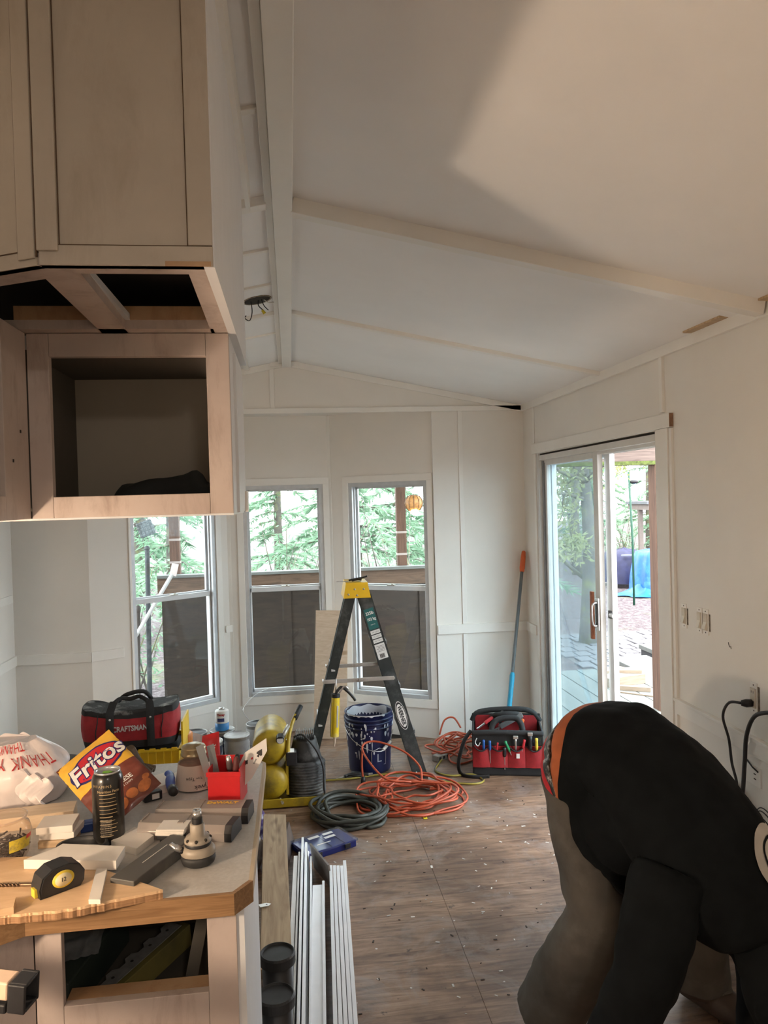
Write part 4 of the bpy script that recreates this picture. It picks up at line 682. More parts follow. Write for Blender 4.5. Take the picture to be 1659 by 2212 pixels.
MB().grid(lambda u, v: Vector((xs(u), -BH / 2 + BH * v, -bz(xs(u), -BH / 2 + BH * v) * .9)), 24, 24).build('back', BRN, sb)
def onbag(x, y, o=.0012): return Vector((x, y, bz(x, y) + o))
def disc(cx, cy, rx, ry, o, nm, mt, rot=0):
    m = MB(); n = 40; ring = []
    for k, f in enumerate((0.001, .35, .65, .85, 1)):
        for i in range(n): a = 2 * PI * i / n; x = rx * f * math.cos(a); y = ry * f * math.sin(a); ring.append(onbag(cx + x * math.cos(rot) - y * math.sin(rot), cy + x * math.sin(rot) + y * math.cos(rot), o))
    m.add(ring, [(k * n + i, k * n + (i + 1) % n, (k + 1) * n + (i + 1) % n, (k + 1) * n + i) for k in range(4) for i in range(n)], True); return m.build(nm, mt, sb)
# writing runs across the bag (bag is turned 44 degrees, the logo leans upward to the right)
TX = Matrix.Translation((0, 0, 0))
def bagtext(body, size, cx, cy, ang, mt, o, nm, **k):
    ca, sa = math.cos(ang), math.sin(ang); m = MB()
    m.text(body, size, Matrix(), ext=.0002, fn=lambda v: onbag(cx + v.x * ca - v.y * sa, cy + v.x * sa + v.y * ca, o + v.z), **k); return m.build(nm, mt, sb)
LG = R(0); cx, cy = -.052, .004
disc(cx, cy, .044, .076, .0012, 'logo_blue_rim', mat('navy_print', (.02, .02, .14), .4)); disc(cx, cy, .039, .070, .0018, 'logo_red_field', mat('logo_red', (.50, .02, .03), .4))
bagtext('Fritos', .070, cx, cy, R(90), bpy.data.materials['navy_print'], .0026, 'lettering_shadow', bold=.004, shear=.15, squash=.92); bagtext('Fritos', .070, cx, cy, R(90), WHITEP, .0034, 'lettering', bold=.0015, shear=.15, squash=.92)
bagtext('CHILI CHEESE', .0185, .046, -.006, R(90), WHITEP, .0016, 'lettering', squash=.9, bold=.0004); bagtext('FLAVORED CORN CHIPS', .0080, .060, -.006, R(90), WHITEP, .0016, 'lettering')
CH = mat('chip_orange', (.55, .17, .045), .4, var=.4, scale=40)
for i, (x, y, rx, ry, a) in enumerate(((.092, .050, .014, .02, .4), (.088, .016, .015, .013, 1.2), (.094, -.018, .013, .017, .2), (.084, -.050, .016, .014, .9), (.074, .066, .008, .010, .3), (.066, -.068, .010, .007, .1), (.106, -.045, .009, .013, 1.1))): disc(x, y, rx, ry, .0014 + i * .0001, 'printed_chip', CH, a)
# black energy drink can
CANB = mat('black_can', (.012, .011, .010), .28, metal=.3, var=.3, coat=.5); cn = thing('drink_can', 'tall black drink can with a silver rim and green tab', 'can', (-.4525, 1.893, CZ)); r0 = .036
MB().lathe([(0, .004), (.024, .002), (.027, 0), (r0 - .003, .010), (r0, .016), (r0, .150), (.0335, .160), (.030, .166), (.0285, .167)], 32).build('body', CANB, cn)
MB().lathe([(.0285, .166), (.030, .167), (.030, .171), (.0282, .171), (.0270, .167), (.026, .164), (0, .164)], 32).build('rim', STEEL, cn); MB().prism([(-.010, -.006), (.004, -.008), (.012, 0), (.004, .008), (-.010, .006)], .1648, .1662).build('pull_tab', mat('green_tab', (.25, .62, .05), .35), cn); MB().lathe([(0, .1643), (.009, .1643)], 14, M=Matrix.Translation((.014, -.006, .0003))).build('mouth_hole', GAP, cn)
GOLD = mat('gold_print', (.45, .33, .18), .45, var=.2)
def oncan(v, a0, zc): a = a0 + v.x / (r0 + .0004); return Vector(((r0 + .0004 + v.z) * math.cos(a), (r0 + .0004 + v.z) * math.sin(a), zc + v.y))
MB().text('VITAMINS', .0085, Matrix(), fn=lambda v: oncan(v, R(-100), .142), spacing=1.3).build('print', GOLD, cn); MB().text('Nutrition Facts', .0085, Matrix(), fn=lambda v: oncan(v, R(-75), .130)).build('print', GOLD, cn)
lm = MB(); r = random.Random(5)
for i in range(12):
    z = .122 - i * .0088; w = .021 * r.uniform(.7, 1); n = 6
    lm.add([oncan(Vector((-.02 + w * 2 * k / n, s, 0)), R(-78), z) for s in (0, .0012 if i % 3 else .002) for k in range(n + 1)], [(k, k + 1, n + 2 + k, n + 1 + k) for k in range(n)])
lm.build('print_lines', GOLD, cn)
lm = MB()
for i in range(9): lm.add([oncan(Vector((-.016 + .026 * k / 5, s, 0)), R(-82), .062 - i * .0048) for s in (0, .0022) for k in range(6)], [(k, k + 1, 7 + k, 6 + k) for k in range(5)])
lm.build('small_print', mat('grey_small_print', (.20, .17, .13), .5, var=.6, scale=300), cn)
# black strap ring
tag(MB().lathe([(.046, 0), (.052, 0), (.054, .010), (.052, .02), (.046, .02), (.045, .010), (.046, 0)], 40, M=Matrix.Diagonal((1.1, .8, 1, 1))).build('rubber_ring', BLACKR, None, (-.502, 1.845, CZ)), 'black rubber ring lying behind the notched white trim offcut', 'ring')
# clear tub of screws
TB = thin_glass('tub_plastic', (.90, .86, .82), haze=.06, hazecol=(.7, .6, .55), rough=.08); tb = thing('clear_tub', 'round clear plastic tub of dark screws with a yellow label', 'tub', (-.672, 1.838, CZ))
MB().lathe([(0, .001), (.045, .001), (.052, .012), (.060, .06), (.055, .078), (.046, .084), (.046, .096), (.050, .096)], 32).build('tub', TB, tb); MB().lathe([(.050, .092), (.052, .094), (.052, .099), (.049, .099)], 32).build('tub_rim', TB, tb)
sc = MB(); r = random.Random(9)
for i in range(150): a = r.random() * 6.28; q = .048 * r.random() ** .5; zz = .006 + r.random() * (.05 - .25 * q); p = Vector((q * math.cos(a), q * math.sin(a), zz)); d = Vector((r.uniform(-1, 1), r.uniform(-1, 1), r.uniform(-.4, .4))).normalized() * .011; sc.cyl(p - d, p + d, .0022, .0012, 5); 
o = sc.build('screws', mat('dark_screws', (.07, .05, .04), .45, metal=.6, var=.5, scale=80), tb); o['kind'] = 'stuff'
lb = MB(); lb.lathe([(.0565, .032), (.0605, .060)], 10, a0=R(-60), a1=R(-5)); lb.build('label', mat('yellow_label', (.75, .6, .06), .5, var=.2, scale=60, dirt=(.15, .12, .1), dirt_amt=.9, dscale=60), tb)
lb = MB(); lb.lathe([(.0598, .052), (.0606, .061)], 6, a0=R(-20), a1=R(-2)); lb.build('red_label', REDP, tb)
# carrier bag
def bagf(u, v):
    a = 2 * PI * u; t = v; prof = (.55 + .45 * math.sin(PI * min(1, .18 + .62 * t))) * (1 - max(0, t - .55) ** 1.3 * 1.25); f = 1 + .10 * noise.noise(Vector((2.2 * math.cos(a), 2.2 * math.sin(a), 3 * t))) + .05 * noise.noise(Vector((7 * math.cos(a), 7 * math.sin(a), 5 * t + 4)))
    return Vector((.150 * prof * f * math.cos(a), .105 * prof * f * math.sin(a), .165 * t * (1 + .05 * noise.noise(Vector((3 * math.cos(a), 3 * math.sin(a), 9)))) + .002))
PLB = mat('white_film', (.78, .70, .68), .32, var=.05, bmp=.5, bscale=28, trans=.0); cb = thing('carrier_bag', 'crumpled white carrier bag with red thank you lettering on the counter', 'plastic bag', (-.775, 2.21, CZ)); m = MB(); m.grid(bagf, 72, 26, wrapu=True); m.add([bagf(i / 72, 1) for i in range(72)], [tuple(range(72))]); m.build('film', PLB, cb)
RP = mat('red_print', (.68, .06, .06), .45)
def onb(v, u0, v0, o=.003):
    u = u0 + v.x / .75; t = v0 + v.y / .17; p = bagf(u % 1, min(.98, max(.02, t))); q = Vector((p.x, p.y, 0)); q = q.normalized() * o if q.length > 0 else q; return p + q + Vector((0, 0, o))
MB().text('THANK YOU', .040, Matrix(), ext=.0001, fn=lambda v: onb(Vector((-v.x, -v.y, 0)), .80, .74, .0035), squash=.8, spacing=1.05).build('red_lettering', RP, cb); MB().text('THANK YOU', .033, Matrix(), ext=.0001, fn=lambda v: onb(Vector((-v.x, -v.y, 0)), .80, .742, .0045), squash=.97, spacing=1.05, bold=-.0012).build('lettering_fill', PLB, cb)
MB().text('THANK YOU', .030, Matrix(), ext=.0001, fn=lambda v: onb(Vector((-v.x, -v.y, 0)), .74, .93, .004), squash=.8).build('red_lettering', RP, cb)
def hl(u, v): a = -1.1 + .5 * u; return Vector((.05 + .07 * u + .012 * math.sin(9 * v), -.10 - .035 * u * v + .012 * math.sin(7 * v + u), .012 + .10 * (1 - v) * (1 - .35 * u) + .006 * math.sin(16 * u + 3 * v)))
MB().grid(hl, 16, 16).build('bag_handle', PLB, cb)
# long pale box, and things behind
tag(MB().bb((-.13, -.035, 0), (.13, .035, .033), bev=.001).build('pine_strip', wood('pale_pine', (.62, .46, .30), (.74, .60, .43), (4, 30, 30)), None, (-.70, 2.03, CZ), (0, 0, R(8))), 'long square pale pine strip lying before the white carrier bag', 'board')
def cap(u, v): a = 2 * PI * u; t = v; return Vector((.055 * (1 - .6 * t * t) * math.cos(a) * (1 + .15 * noise.noise(Vector((2 * math.cos(a), 2 * math.sin(a), 2 * t)))), .035 * (1 - .5 * t * t) * math.sin(a), .082 * t + .012 * noise.noise(Vector((3 * u, 3 * t, 5)))))
gm = MB(); gm.grid(cap, 30, 12, wrapu=True); gm.add([cap(i / 30, 1) for i in range(30)], [tuple(range(30))]); gl = thing('work_glove', 'crumpled dark brown work glove behind the snack bag', 'glove', (-.500, 2.335, CZ), (0, 0, R(-15))); gm.build('palm', mat('brown_suede', (.10, .075, .05), .9, var=.5, scale=30, bmp=.5, bscale=40), gl)
for i in range(4): MB().tube(smooth_path([(.03 + .002 * i, -.03 + .015 * i, .05 - .008 * i), (.055, -.035 + .018 * i, .04 - .006 * i), (.075, -.04 + .02 * i, .018)], 4), .0105, 8).build('finger', bpy.data.materials['brown_suede'], gl)
tag(MB().lathe([(.045, 0), (.06, .03), (.062, .05), (.055, .052), (.0, .052)], 24).build('rubber_bowl', BLACKR, None, (-.70, 2.365, CZ)), 'black rubber bowl showing behind the white carrier bag', 'bowl')
tag(MB().box((0, 0, .012), (.05, .028, .024), bev=.004).build('blue_box', mat('blue_plastic', (.015, .05, .22), .4), None, (-.515, 1.965, CZ), (0, 0, .3)), 'small blue plastic box between the block stack and the can', 'box'); tag(MB().tube(smooth_path([(-.03, 0, .006), (0, .006, .008), (.03, 0, .006)], 5), .006, 8).build('red_marker', REDP, None, (-.545, 1.985, CZ), (0, 0, .2)), 'small red marker beside the small blue box', 'marker')
MB_b = thing('battery_pack', 'small black battery with a white label by the snack bag', 'battery', (-.395, 2.135, CZ), (0, 0, R(30))); MB().box((0, 0, .012), (.05, .022, .024), bev=.003).build('cell', BLACKP, MB_b); MB().box((.006, -.0112, .012), (.02, .001, .014)).build('label', WHITEP, MB_b)
# tape measure and drill bit
tm = thing('tape_measure', 'black tape measure with a round yellow label on the plywood scrap', 'tape measure', (-.495, 1.638, PZ), (0, 0, R(38)))
TP = [(-.045, 0), (.036, 0), (.044, .010), (.046, .03), (.036, .046), (.015, .054), (-.020, .052), (-.040, .040), (-.047, .018)]
MT = Matrix(((1, 0, 0, 0), (0, 0, 1, 0), (0, 1, 0, 0), (0, 0, 0, 1))) 
bm = MB(); bm.prism([(x * 1.0, y) for x, y in TP], -.021, .021, M=MT); bm.prism([(x * .93, .003 + y * .93) for x, y in TP], -.024, .024, M=MT); ob = bm.build('case', BLACKP, tm)
MB().lathe([(0, 0), (.017, 0), (.017, .0012), (0, .0012)], 28, M=Matrix.Translation((0, -.0242, .028)) @ Euler((R(90), 0, 0)).to_matrix().to_4x4() @ Matrix.Diagonal((1.3, 1, 1, 1))).build('yellow_ring', mat('tape_yellow', (.78, .58, .06), .4), tm)
MB().lathe([(0, 0), (.013, 0), (.013, .0016), (0, .0016)], 28, M=Matrix.Translation((0, -.0244, .027)) @ Euler((R(90), 0, 0)).to_matrix().to_4x4() @ Matrix.Diagonal((1.3, 1, 1, 1))).build('label', mat('label_cream', (.75, .66, .42), .4), tm); MB().text('12', .012, Matrix.Translation((0, -.0263, .027)) @ Euler((R(90), 0, 0)).to_matrix().to_4x4(), ext=.0003).build('label_print', BLACKP, tm)
MB().bb((-.052, -.009, .001), (-.044, .009, .018), bev=.001).build('tape_hook', bpy.data.materials['tape_yellow'], tm)
db = MB(); n = 60
for s in (0, PI): db.tube([(.055 * i / n, .0022 * math.cos(11 * i / n * 2 + s), .0035 + .0022 * math.sin(11 * i / n * 2 + s)) for i in range(n)], .0022, 5)
db.cyl((.054, 0, .0037), (.09, 0, .0037), .0036, n=10); tag(db.build('drill_bit', mat('bronze_bit', (.16, .10, .06), .4, metal=.7), None, (-.63, 1.668, PZ), (0, 0, R(-8))), 'bronze twist drill bit lying beside the tape measure', 'drill bit')
# red and black bar tool at the counter return
rt = thing('bar_tool', 'red bar tool with a pale sleeve and a square black end frame', 'tool', (-.835, 1.42, CZ + .016), (0, R(4.5), R(-13)))
MB().bb((-.28, -.02, -.005), (.325, .02, .030), bev=.004).build('red_body', mat('tool_red', (.30, .015, .02), .35), rt); MB().bb((.325, -.018, .0), (.362, .018, .030), bev=.003).build('pale_sleeve', mat('tool_cream', (.68, .50, .36), .5), rt); MB().bb((.14, -.019, -.022), (.36, .019, -.006), bev=.003).build('black_underside', BLACKP, rt)
ef = MB()
for sx in (0, 1): ef.bb((.365, -.023 + .040 * sx, -.016), (.395, -.017 + .040 * sx, .032), bev=.002)
ef.bb((.365, -.017, .026), (.395, .017, .032), bev=.002); ef.bb((.365, -.017, -.016), (.395, .017, -.010), bev=.002); ef.bb((.366, -.017, .004), (.372, .017, .026)); ef.build('end_frame', BLACKP, rt)
# ================================================================== THINGS STANDING ON THE FLOOR
# ---- step ladder
FG = mat('dark_fibreglass', (.022, .028, .028), .5, var=.2, dirt=(.16, .16, .155), dirt_amt=.35, dscale=14); LYEL = mat('ladder_yellow', (.80, .48, .01), .4, var=.06); LO = Vector((.40, 4.62, 0))
ld = thing('step_ladder', 'small dark fibreglass step ladder with a yellow top cap', 'ladder', LO)
def rail(mb, a, b, w, d, out):
    """C-channel from a to b: web of width w in the xz plane facing out (-1 near side, 1 far side)"""
    a = Vector(a); b = Vector(b); z = (b - a).normalized(); y = Vector((0, out, 0)); y = (y - z * y.dot(z)).normalized(); x = y.cross(z); L = (b - a).length
    M = Matrix(((x.x, y.x, z.x, a.x), (x.y, y.y, z.y, a.y), (x.z, y.z, z.z, a.z), (0, 0, 0, 1)))
    mb.bb((-w / 2, -.004, 0), (w / 2, 0, L), M=M); mb.bb((-w / 2, -d, 0), (-w / 2 + .004, 0, L), M=M); mb.bb((w / 2 - .004, -d, 0), (w / 2, 0, L), M=M); return M
FN0, FN1 = (.345, .0, .0), (.030, .055, 1.125); FF0, FF1 = (.365, .40, .0), (.045, .285, 1.125); RN0, RN1 = (-.345, .11, .0), (-.052, .06, 1.125); RF0, RF1 = (-.315, .46, .0), (-.04, .28, 1.125)
m = MB(); MFN = rail(m, FN0, FN1, .084, .032, -1); nfr = m.build('front_rail', FG, ld); m = MB(); rail(m, FF0, FF1, .084, .032, 1); m.build('front_rail', FG, ld)
m = MB(); rail(m, RN0, RN1, .062, .028, -1); m.build('rear_rail', FG, ld); m = MB(); rail(m, RF0, RF1, .062, .028, 1); m.build('rear_rail', FG, ld)
for t in (.25, .50, .74):
    a = Vector(FN0).lerp(Vector(FN1), t); b = Vector(FF0).lerp(Vector(FF1), t); c = (a + b) / 2; MB().box(c + Vector((.0, 0, 0)), (.085, (b - a).length - .01, .022), (0, R(0), 0), bev=.002).build('step', mat('step_grey', (.12, .12, .12), .5, dirt=(.35, .34, .32)) if t == .25 else bpy.data.materials['step_grey'], ld)
for t in (.30, .60):
    a = Vector(RN0).lerp(Vector(RN1), t); b = Vector(RF0).lerp(Vector(RF1), t); MB().bb((a.x - .012, a.y, a.z - .012), (a.x + .012, b.y, a.z + .012)).build('rear_brace', ALU, ld)
for y0, y1, z in ((-.012, -.012, .622), (.325, .325, .640)):     # spreaders
    xa, xb = (-.235, .195) if y0 < 0 else (-.20, .20)
    MB().bb((xa, y0 + .010, z - .013), (.01, y0 + .016, z + .011), bev=.002).bb((-.02, y0 + .004, z - .010), (xb, y0 + .010, z + .014), bev=.002).cyl((xa, y0 + .008, z), (xa, y0 + .07, z), .005, n=8).cyl((xb, y0 + .002, z), (xb, y0 + .05, z), .005, n=8).build('spreader', mat('spreader_alu', (.60, .58, .55), .35, metal=.6, dirt=(.3, .28, .25)) if y0 < 0 else bpy.data.materials['spreader_alu'], ld)
    for xx in (-.03, .0, .03): MB().cyl((xx, y0 + .001, z), (xx, y0 + .02, z), .005, n=8).build('rivet', STEEL, ld)
cp = MB(); s = [(-.095, .045), (.072, .045), (.072, .30), (-.095, .30)]; t_ = [(-.078, .06), (.055, .06), (.055, .285), (-.078, .285)]
cp.add([(x, y, 1.112) for x, y in s] + [(x, y, 1.205) for x, y in t_], [(0, 3, 2, 1), (4, 5, 6, 7)] + [(i, (i + 1) % 4, 4 + (i + 1) % 4, 4 + i) for i in range(4)]); capo = cp.build('top_cap', LYEL, ld)
for x, z in ((-.065, 1.135), (-.025, 1.165), (-.012, 1.128), (.03, 1.165)): MB().ball((x, .045 + .015 * (z - 1.112) / .093, z), .0065, 6, (1, .5, 1)).build('rivet', LATCH, capo)
for x, z in ((.335, .035), (.365, .032)): MB().ball((x - .02, -.003, z), .006, 6, (1, .6, 1)).build('rivet', STEEL, ld)
for a in (FN0, FF0, RN0, RF0): MB().box((a[0], a[1] + (.012 if a[1] < .2 else -.012), .014), (.085 if abs(a[0]) > .34 else .06, .04, .028), bev=.003).build('foot', BLACKR, ld)
# labels on the near front rail (local frame of the rail web: x across, z along)
def lab(x0, z0, x1, z1, mt, nm, o=.0006): return MB().bb((x0, 0, z0), (x1, o, z1), M=MFN).build(nm, mt, nfr)
LF = Matrix(((-1, 0, 0, 0), (0, 0, 1, .0008), (0, 1, 0, 0), (0, 0, 0, 1)))
TEAL = mat('label_teal', (.015, .12, .12), .4); LWH = mat('label_white', (.72, .72, .70), .4, var=.1)
# rail web local x points left or right depending on side; probe it
sx = 1 if (MFN.to_3x3() @ Vector((1, 0, 0))).x > 0 else -1
LT = Matrix(((sx, 0, 0, 0), (0, 0, 1, .0011), (0, 1, 0, 0), (0, 0, 0, 1)))
lab(-.031, .955, .031, 1.085, TEAL, 'teal_label'); lab(-.03, .925, .03, .948, LWH, 'white_label'); lab(-.03, .897, .03, .919, LWH, 'white_label'); lab(-.03, .869, .03, .891, LWH, 'white_label'); lab(-.031, .765, .031, .860, LWH, 'white_label')
for i in range(9): lab(-.014 + i * .0035, .772, -.014 + i * .0035 + (.0022 if i % 3 else .0012), .798, BLACKP, 'barcode_bar', .0012)
def rt(body, size, z, mt, x=0, **k): MB().text(body, size, MFN @ Matrix.Translation((x, 0, z)) @ LT, ext=.0003, **k).build('label_print', mt, nfr)
rt('225lb', .026, 1.055, WHITEP, squash=.85, bold=.0006); rt('102 kg', .024, 1.018, WHITEP, squash=.85, bold=.0006); rt('capacity', .009, .985, WHITEP)
for zz in (.936, .908, .88): rt('4 ft  1.22 m', .009, zz, BLACKP)
for i in range(5): lab(-.026, .845 - i * .008, .024 - (i % 2) * .008, .847 - i * .008, BLACKP, 'label_line', .0011)
ov = [(.5 * .052 * math.cos(2 * PI * i / 36) * 1.0, .155 * .5 * math.sin(2 * PI * i / 36)) for i in range(36)]
def oval(k, o, mt, nm): MB().prism([(x * k, y * k) for x, y in ov], 0, .0004, M=MFN @ Matrix.Translation((0, o, .40)) @ LT).build(nm, mt, nfr)
oval(1.16, .0, WHITEP, 'oval_badge'); oval(1.10, .0006, BLACKP, 'oval_badge_rim'); oval(.94, .0012, WHITEP, 'oval_badge_field'); MB().text('WERNER', .034, MFN @ Matrix.Translation((0, .002, .40)) @ LT @ Euler((0, 0, R(-90))).to_matrix().to_4x4(), ext=.0003, squash=.88, bold=.0012).build('badge_lettering', BLACKP, nfr)
# putty knife on the cap
pk = thing('putty_knife', 'black handled putty knife lying on the yellow ladder cap', 'putty knife', (.375, 4.74, 1.2055), (0, 0, R(-10))); MB().tube(smooth_path([(-.03, 0, .008), (.0, 0, .014), (.05, 0, .022), (.085, 0, .032)], 5), .009, 10, flat=.7).build('handle', BLACKP, pk); MB().prism([(-.03, -.006), (-.03, .006), (-.105, .022), (-.105, -.022)], .001, .003).build('blade', STEEL, pk); MB().tube(smooth_path([(-.01, .01, .006), (.02, .03, .012), (.045, .02, .01)], 5), .008, 8).build('blade_guard', BLACKP, pk)
# caulking gun hung on the near spreader
cg = thing('caulking_gun', 'caulking gun with a yellow tube hanging from the ladder spreader', 'caulking gun', (.222, 4.585, .30), (0, R(3), 0)); MB().cyl((0, 0, 0), (0, 0, .235), .025, n=18).build('sealant_tube', mat('caulk_yellow', (.72, .52, .02), .4, dirt=(.5, .48, .4), dirt_amt=.6, dscale=9), cg); MB().cyl((0, 0, 0), (0, 0, -.062), .011, .003, 12).build('nozzle', mat('caulk_nozzle', (.62, .50, .40), .5), cg); MB().bb((.018, -.0262, .06), (.008, -.0255, .19)).build('tube_label', LWH, cg); MB().bb((-.027, -.004, .0), (-.024, .004, .26)).build('cradle', BLACKP, cg); MB().cyl((0, 0, .235), (0, 0, .255), .027, n=18).build('gun_head', BLACKP, cg); MB().tube(smooth_path([(0, 0, .255), (.03, 0, .295), (.07, 0, .27), (.105, -.005, .235), (.118, -.005, .215)], 5), .008, 8).build('trigger_handle', BLACKP, cg); MB().tube([(0, 0, .255), (.0, 0, .345)], .004, 6).build('plunger_rod', STEEL, cg); MB().tube(smooth_path([(.02, -.005, .262), (.05, -.006, .30), (.075, -.006, .285)], 4), .006, 8).build('trigger', STEEL, cg)
# leaning plywood strip
tag(MB().bb((-.118, 0, 0), (.118, .012, .915), bev=.001).build('plywood_strip', wood('tan_plywood', (.52, .37, .25), (.66, .51, .38), (5, 5, 22), .6, knots=(.36, .22, .12)), None, (.232, 5.50, .002), (R(-9), R(2.6), R(-3))), 'tan plywood strip leaning on the bay wall behind the ladder', 'plywood')
# ---- blue bucket
BUB = mat('bucket_blue', (.006, .011, .06), .4, var=.12, dirt=(.72, .74, .78), dirt_amt=.0); BX = thing('paint_bucket', 'large dark blue plastic bucket splashed with white paint under the ladder', 'bucket', (.455, 4.86, 0))
MB().lathe([(0, .004), (.125, .004), (.128, 0), (.131, .01), (.149, .31), (.149, .362), (.1535, .366), (.1535, .374), (.1475, .374), (.1455, .36), (.128, .02), (0, .02)], 40).build('body', BUB, BX)
for z, rr in ((.285, .1495), (.315, .151), (.338, .1522)): MB().lathe([(rr - .004, z - .007), (rr + .005, z - .006), (rr + .005, z + .004), (rr - .004, z + .006)], 40).build('rim_band', BUB, BX)
PW = mat('dried_white_paint', (.66, .69, .74), .45, var=.08); rr = lambda z: .131 + .018 * (z - .01) / .30
pi_ = MB(); n = 26
for i in range(n): pass
pi_.grid(lambda u, v: Vector(((.1440 - .004 * (1 - v)) * math.cos(R(30) + R(130) * u), (.1440 - .004 * (1 - v)) * math.sin(R(30) + R(130) * u), .19 + (.175 + .006 * math.sin(19 * u)) * v)), 30, 4); pi_.build('inner_paint_coat', PW, BX)
rg = random.Random(12); sp = MB()
for i in range(60):
    a = R(rg.uniform(185, 355)); z = min(.33, .33 - abs(rg.gauss(0, .10))); w = rg.uniform(.003, .012); h = rg.uniform(.006, .035) * (1 if rg.random() < .7 else 2); z0 = max(.02, z - h); R0 = rr(z) + (.0065 if z > .27 else .0012)
    pts = []
    for k in range(8): b = 2 * PI * k / 8; zz = (z + z0) / 2 + (z - z0) / 2 * math.sin(b); aa = a + w / .14 * math.cos(b) * (.7 + .3 * math.sin(b)); q = rr(zz) + (.0068 if zz > .275 else .0016); pts.append((q * math.cos(aa), q * math.sin(aa), zz))
    sp.add(pts, [tuple(range(8))])
o = sp.build('paint_splashes', PW, BX); o['kind'] = 'stuff'
rim = MB(); rim.grid(lambda u, v: Vector(((.1545 + .0006) * math.cos(R(205) + R(100) * u), (.1545 + .0006) * math.sin(R(205) + R(100) * u), .374 - (.006 + .008 * max(0, math.sin(31 * u) * math.sin(11 * u))) * v)), 50, 2); rim.build('rim_paint', PW, BX)
MB().tube(smooth_path([(-.155, -.02, .275), (-.11, -.13, .22), (-.01, -.168, .165), (.09, -.14, .16), (.150, -.03, .245)], 8), .0022, 6).build('wire_handle', STEEL, BX); MB().cyl((.07, -.150, .158), (.125, -.105, .195), .010, n=12).build('handle_grip', WHITEP, BX)
def onbk(x, z, o=.0022): a = R(-70) + x / .14; q = rr(z) + o; return Vector((q * math.cos(a), q * math.sin(a), z))
hs = [(-.05, .055), (-.05, .145), (.0, .165), (.05, .145), (.05, .055)]; MB().tube([onbk(x, z) for x, z in hs], .0022, 4, closed=True).build('house_outline', PW, BX); MB().text('L', .075, Matrix(), ext=.0003, fn=lambda v: onbk(v.x, .10 + v.y)).build('bucket_lettering', PW, BX)
# ---- air compressor
CY = mat('compressor_yellow', (.44, .30, .015), .42, var=.18, dirt=(.10, .08, .03), dirt_amt=.7, dscale=8); CBK = mat('grimy_black_motor', (.035, .035, .035), .55, var=.3, dirt=(.22, .21, .19), dirt_amt=.6, dscale=8, bmp=.2, bscale=40)
ac = thing('air_compressor', 'yellow twin tank air compressor with a ribbed black motor', 'compressor', (-.02, 4.535, 0))
def tank(z, nm): pr = [(.001, -.205), (.04, -.202), (.075, -.188), (.094, -.165), (.100, -.135), (.100, .155), (.094, .185), (.075, .208), (.04, .222), (.001, .225)]; return MB().lathe(pr, 28, M=Matrix.Translation((-.135, .02, z)) @ Euler((R(90), 0, 0)).to_matrix().to_4x4()).build(nm, CY, ac)
tank(.325, 'tank'); tank(.128, 'tank'); MB().cyl((-.085, -.215, .05), (-.07, -.245, .035), .007, n=8).build('drain_valve', STEEL, ac)
for x0, x1, y0, y1, z0, z1 in ((-.22, .155, -.235, -.225, .01, .055), (-.22, .155, .125, .135, .01, .055), (-.22, .155, -.235, .135, .008, .014)): MB().bb((x0, y0, z0), (x1, y1, z1), bev=.002).build('base_frame', CY, ac)
MB().bb((-.05, -.16, .05), (-.035, -.13, .36)).build('support_strap', CY, ac); MB().bb((-.05, .12, .05), (-.035, .15, .36)).build('support_strap', CY, ac)
for x in (-.18, .12):
    for y in (-.2, .11): MB().cyl((x, y, 0), (x, y, .012), .018, n=12).build('rubber_foot', BLACKR, ac)
MB().lathe([(0, .02), (.098, .02), (.104, .03), (.104, .215), (.096, .225), (0, .225)], 28, M=Matrix.Translation((.06, -.08, 0)) @ Matrix.Diagonal((1.05, .9, 1, 1))).build('motor_shell', CBK, ac)
for i in range(11): z = .035 + i * .0165; MB().lathe([(.103, z), (.112, z + .002), (.112, z + .007), (.103, z + .009)], 28, M=Matrix.Translation((.06, -.08, 0)) @ Matrix.Diagonal((1.05, .9, 1, 1))).build('cooling_rib', CBK, ac)
MB().lathe([(0, .225), (.092, .225), (.085, .25), (.068, .32), (.062, .345), (0, .345)], 24, M=Matrix.Translation((.062, -.075, 0)) @ Matrix.Diagonal((1.05, .95, 1, 1))).build('pump_cowl', CBK, ac)
for i in range(10): MB().bb((.012 + i * .011, -.13, .345), (.016 + i * .011, -.02, .375 + .004 * (i % 3))).build('cooling_fin', CBK, ac)
MB().bb((-.045, -.20, .225), (.015, -.12, .30), bev=.004).build('pressure_switch', BLACKP, ac); MB().bb((-.035, -.201, .301), (.0, -.13, .303)).build('switch_label', LWH, ac)
MB().tube(smooth_path([(-.035, -.19, .28), (-.03, -.16, .36), (-.01, -.10, .43), (.015, -.06, .475)], 6), .011, 10).build('carry_handle', CY, ac); MB().tube([(.008, -.075, .455), (.045, -.01, .51)], .015, 12).build('handle_grip', BLACKR, ac)
g = MB().cyl((-.075, -.20, .395), (-.075, -.235, .385), .023, n=20).build('pressure_gauge', BLACKP, ac); MB().cyl((-.075, -.235, .385), (-.075, -.2365, .3848), .019, n=20).build('gauge_face', WHITEP, g)
MB().tube([(-.06, -.19, .395), (-.03, -.12, .43)], .012, 10).build('regulator', LATCH, ac); MB().tube(smooth_path([(.0, -.11, .36), (.05, -.13, .375), (.12, -.16, .30), (.16, -.17, .20), (.163, -.18, .08), (.17, -.19, .02)], 7), .006, 8).build('power_lead', BLACKR, ac)
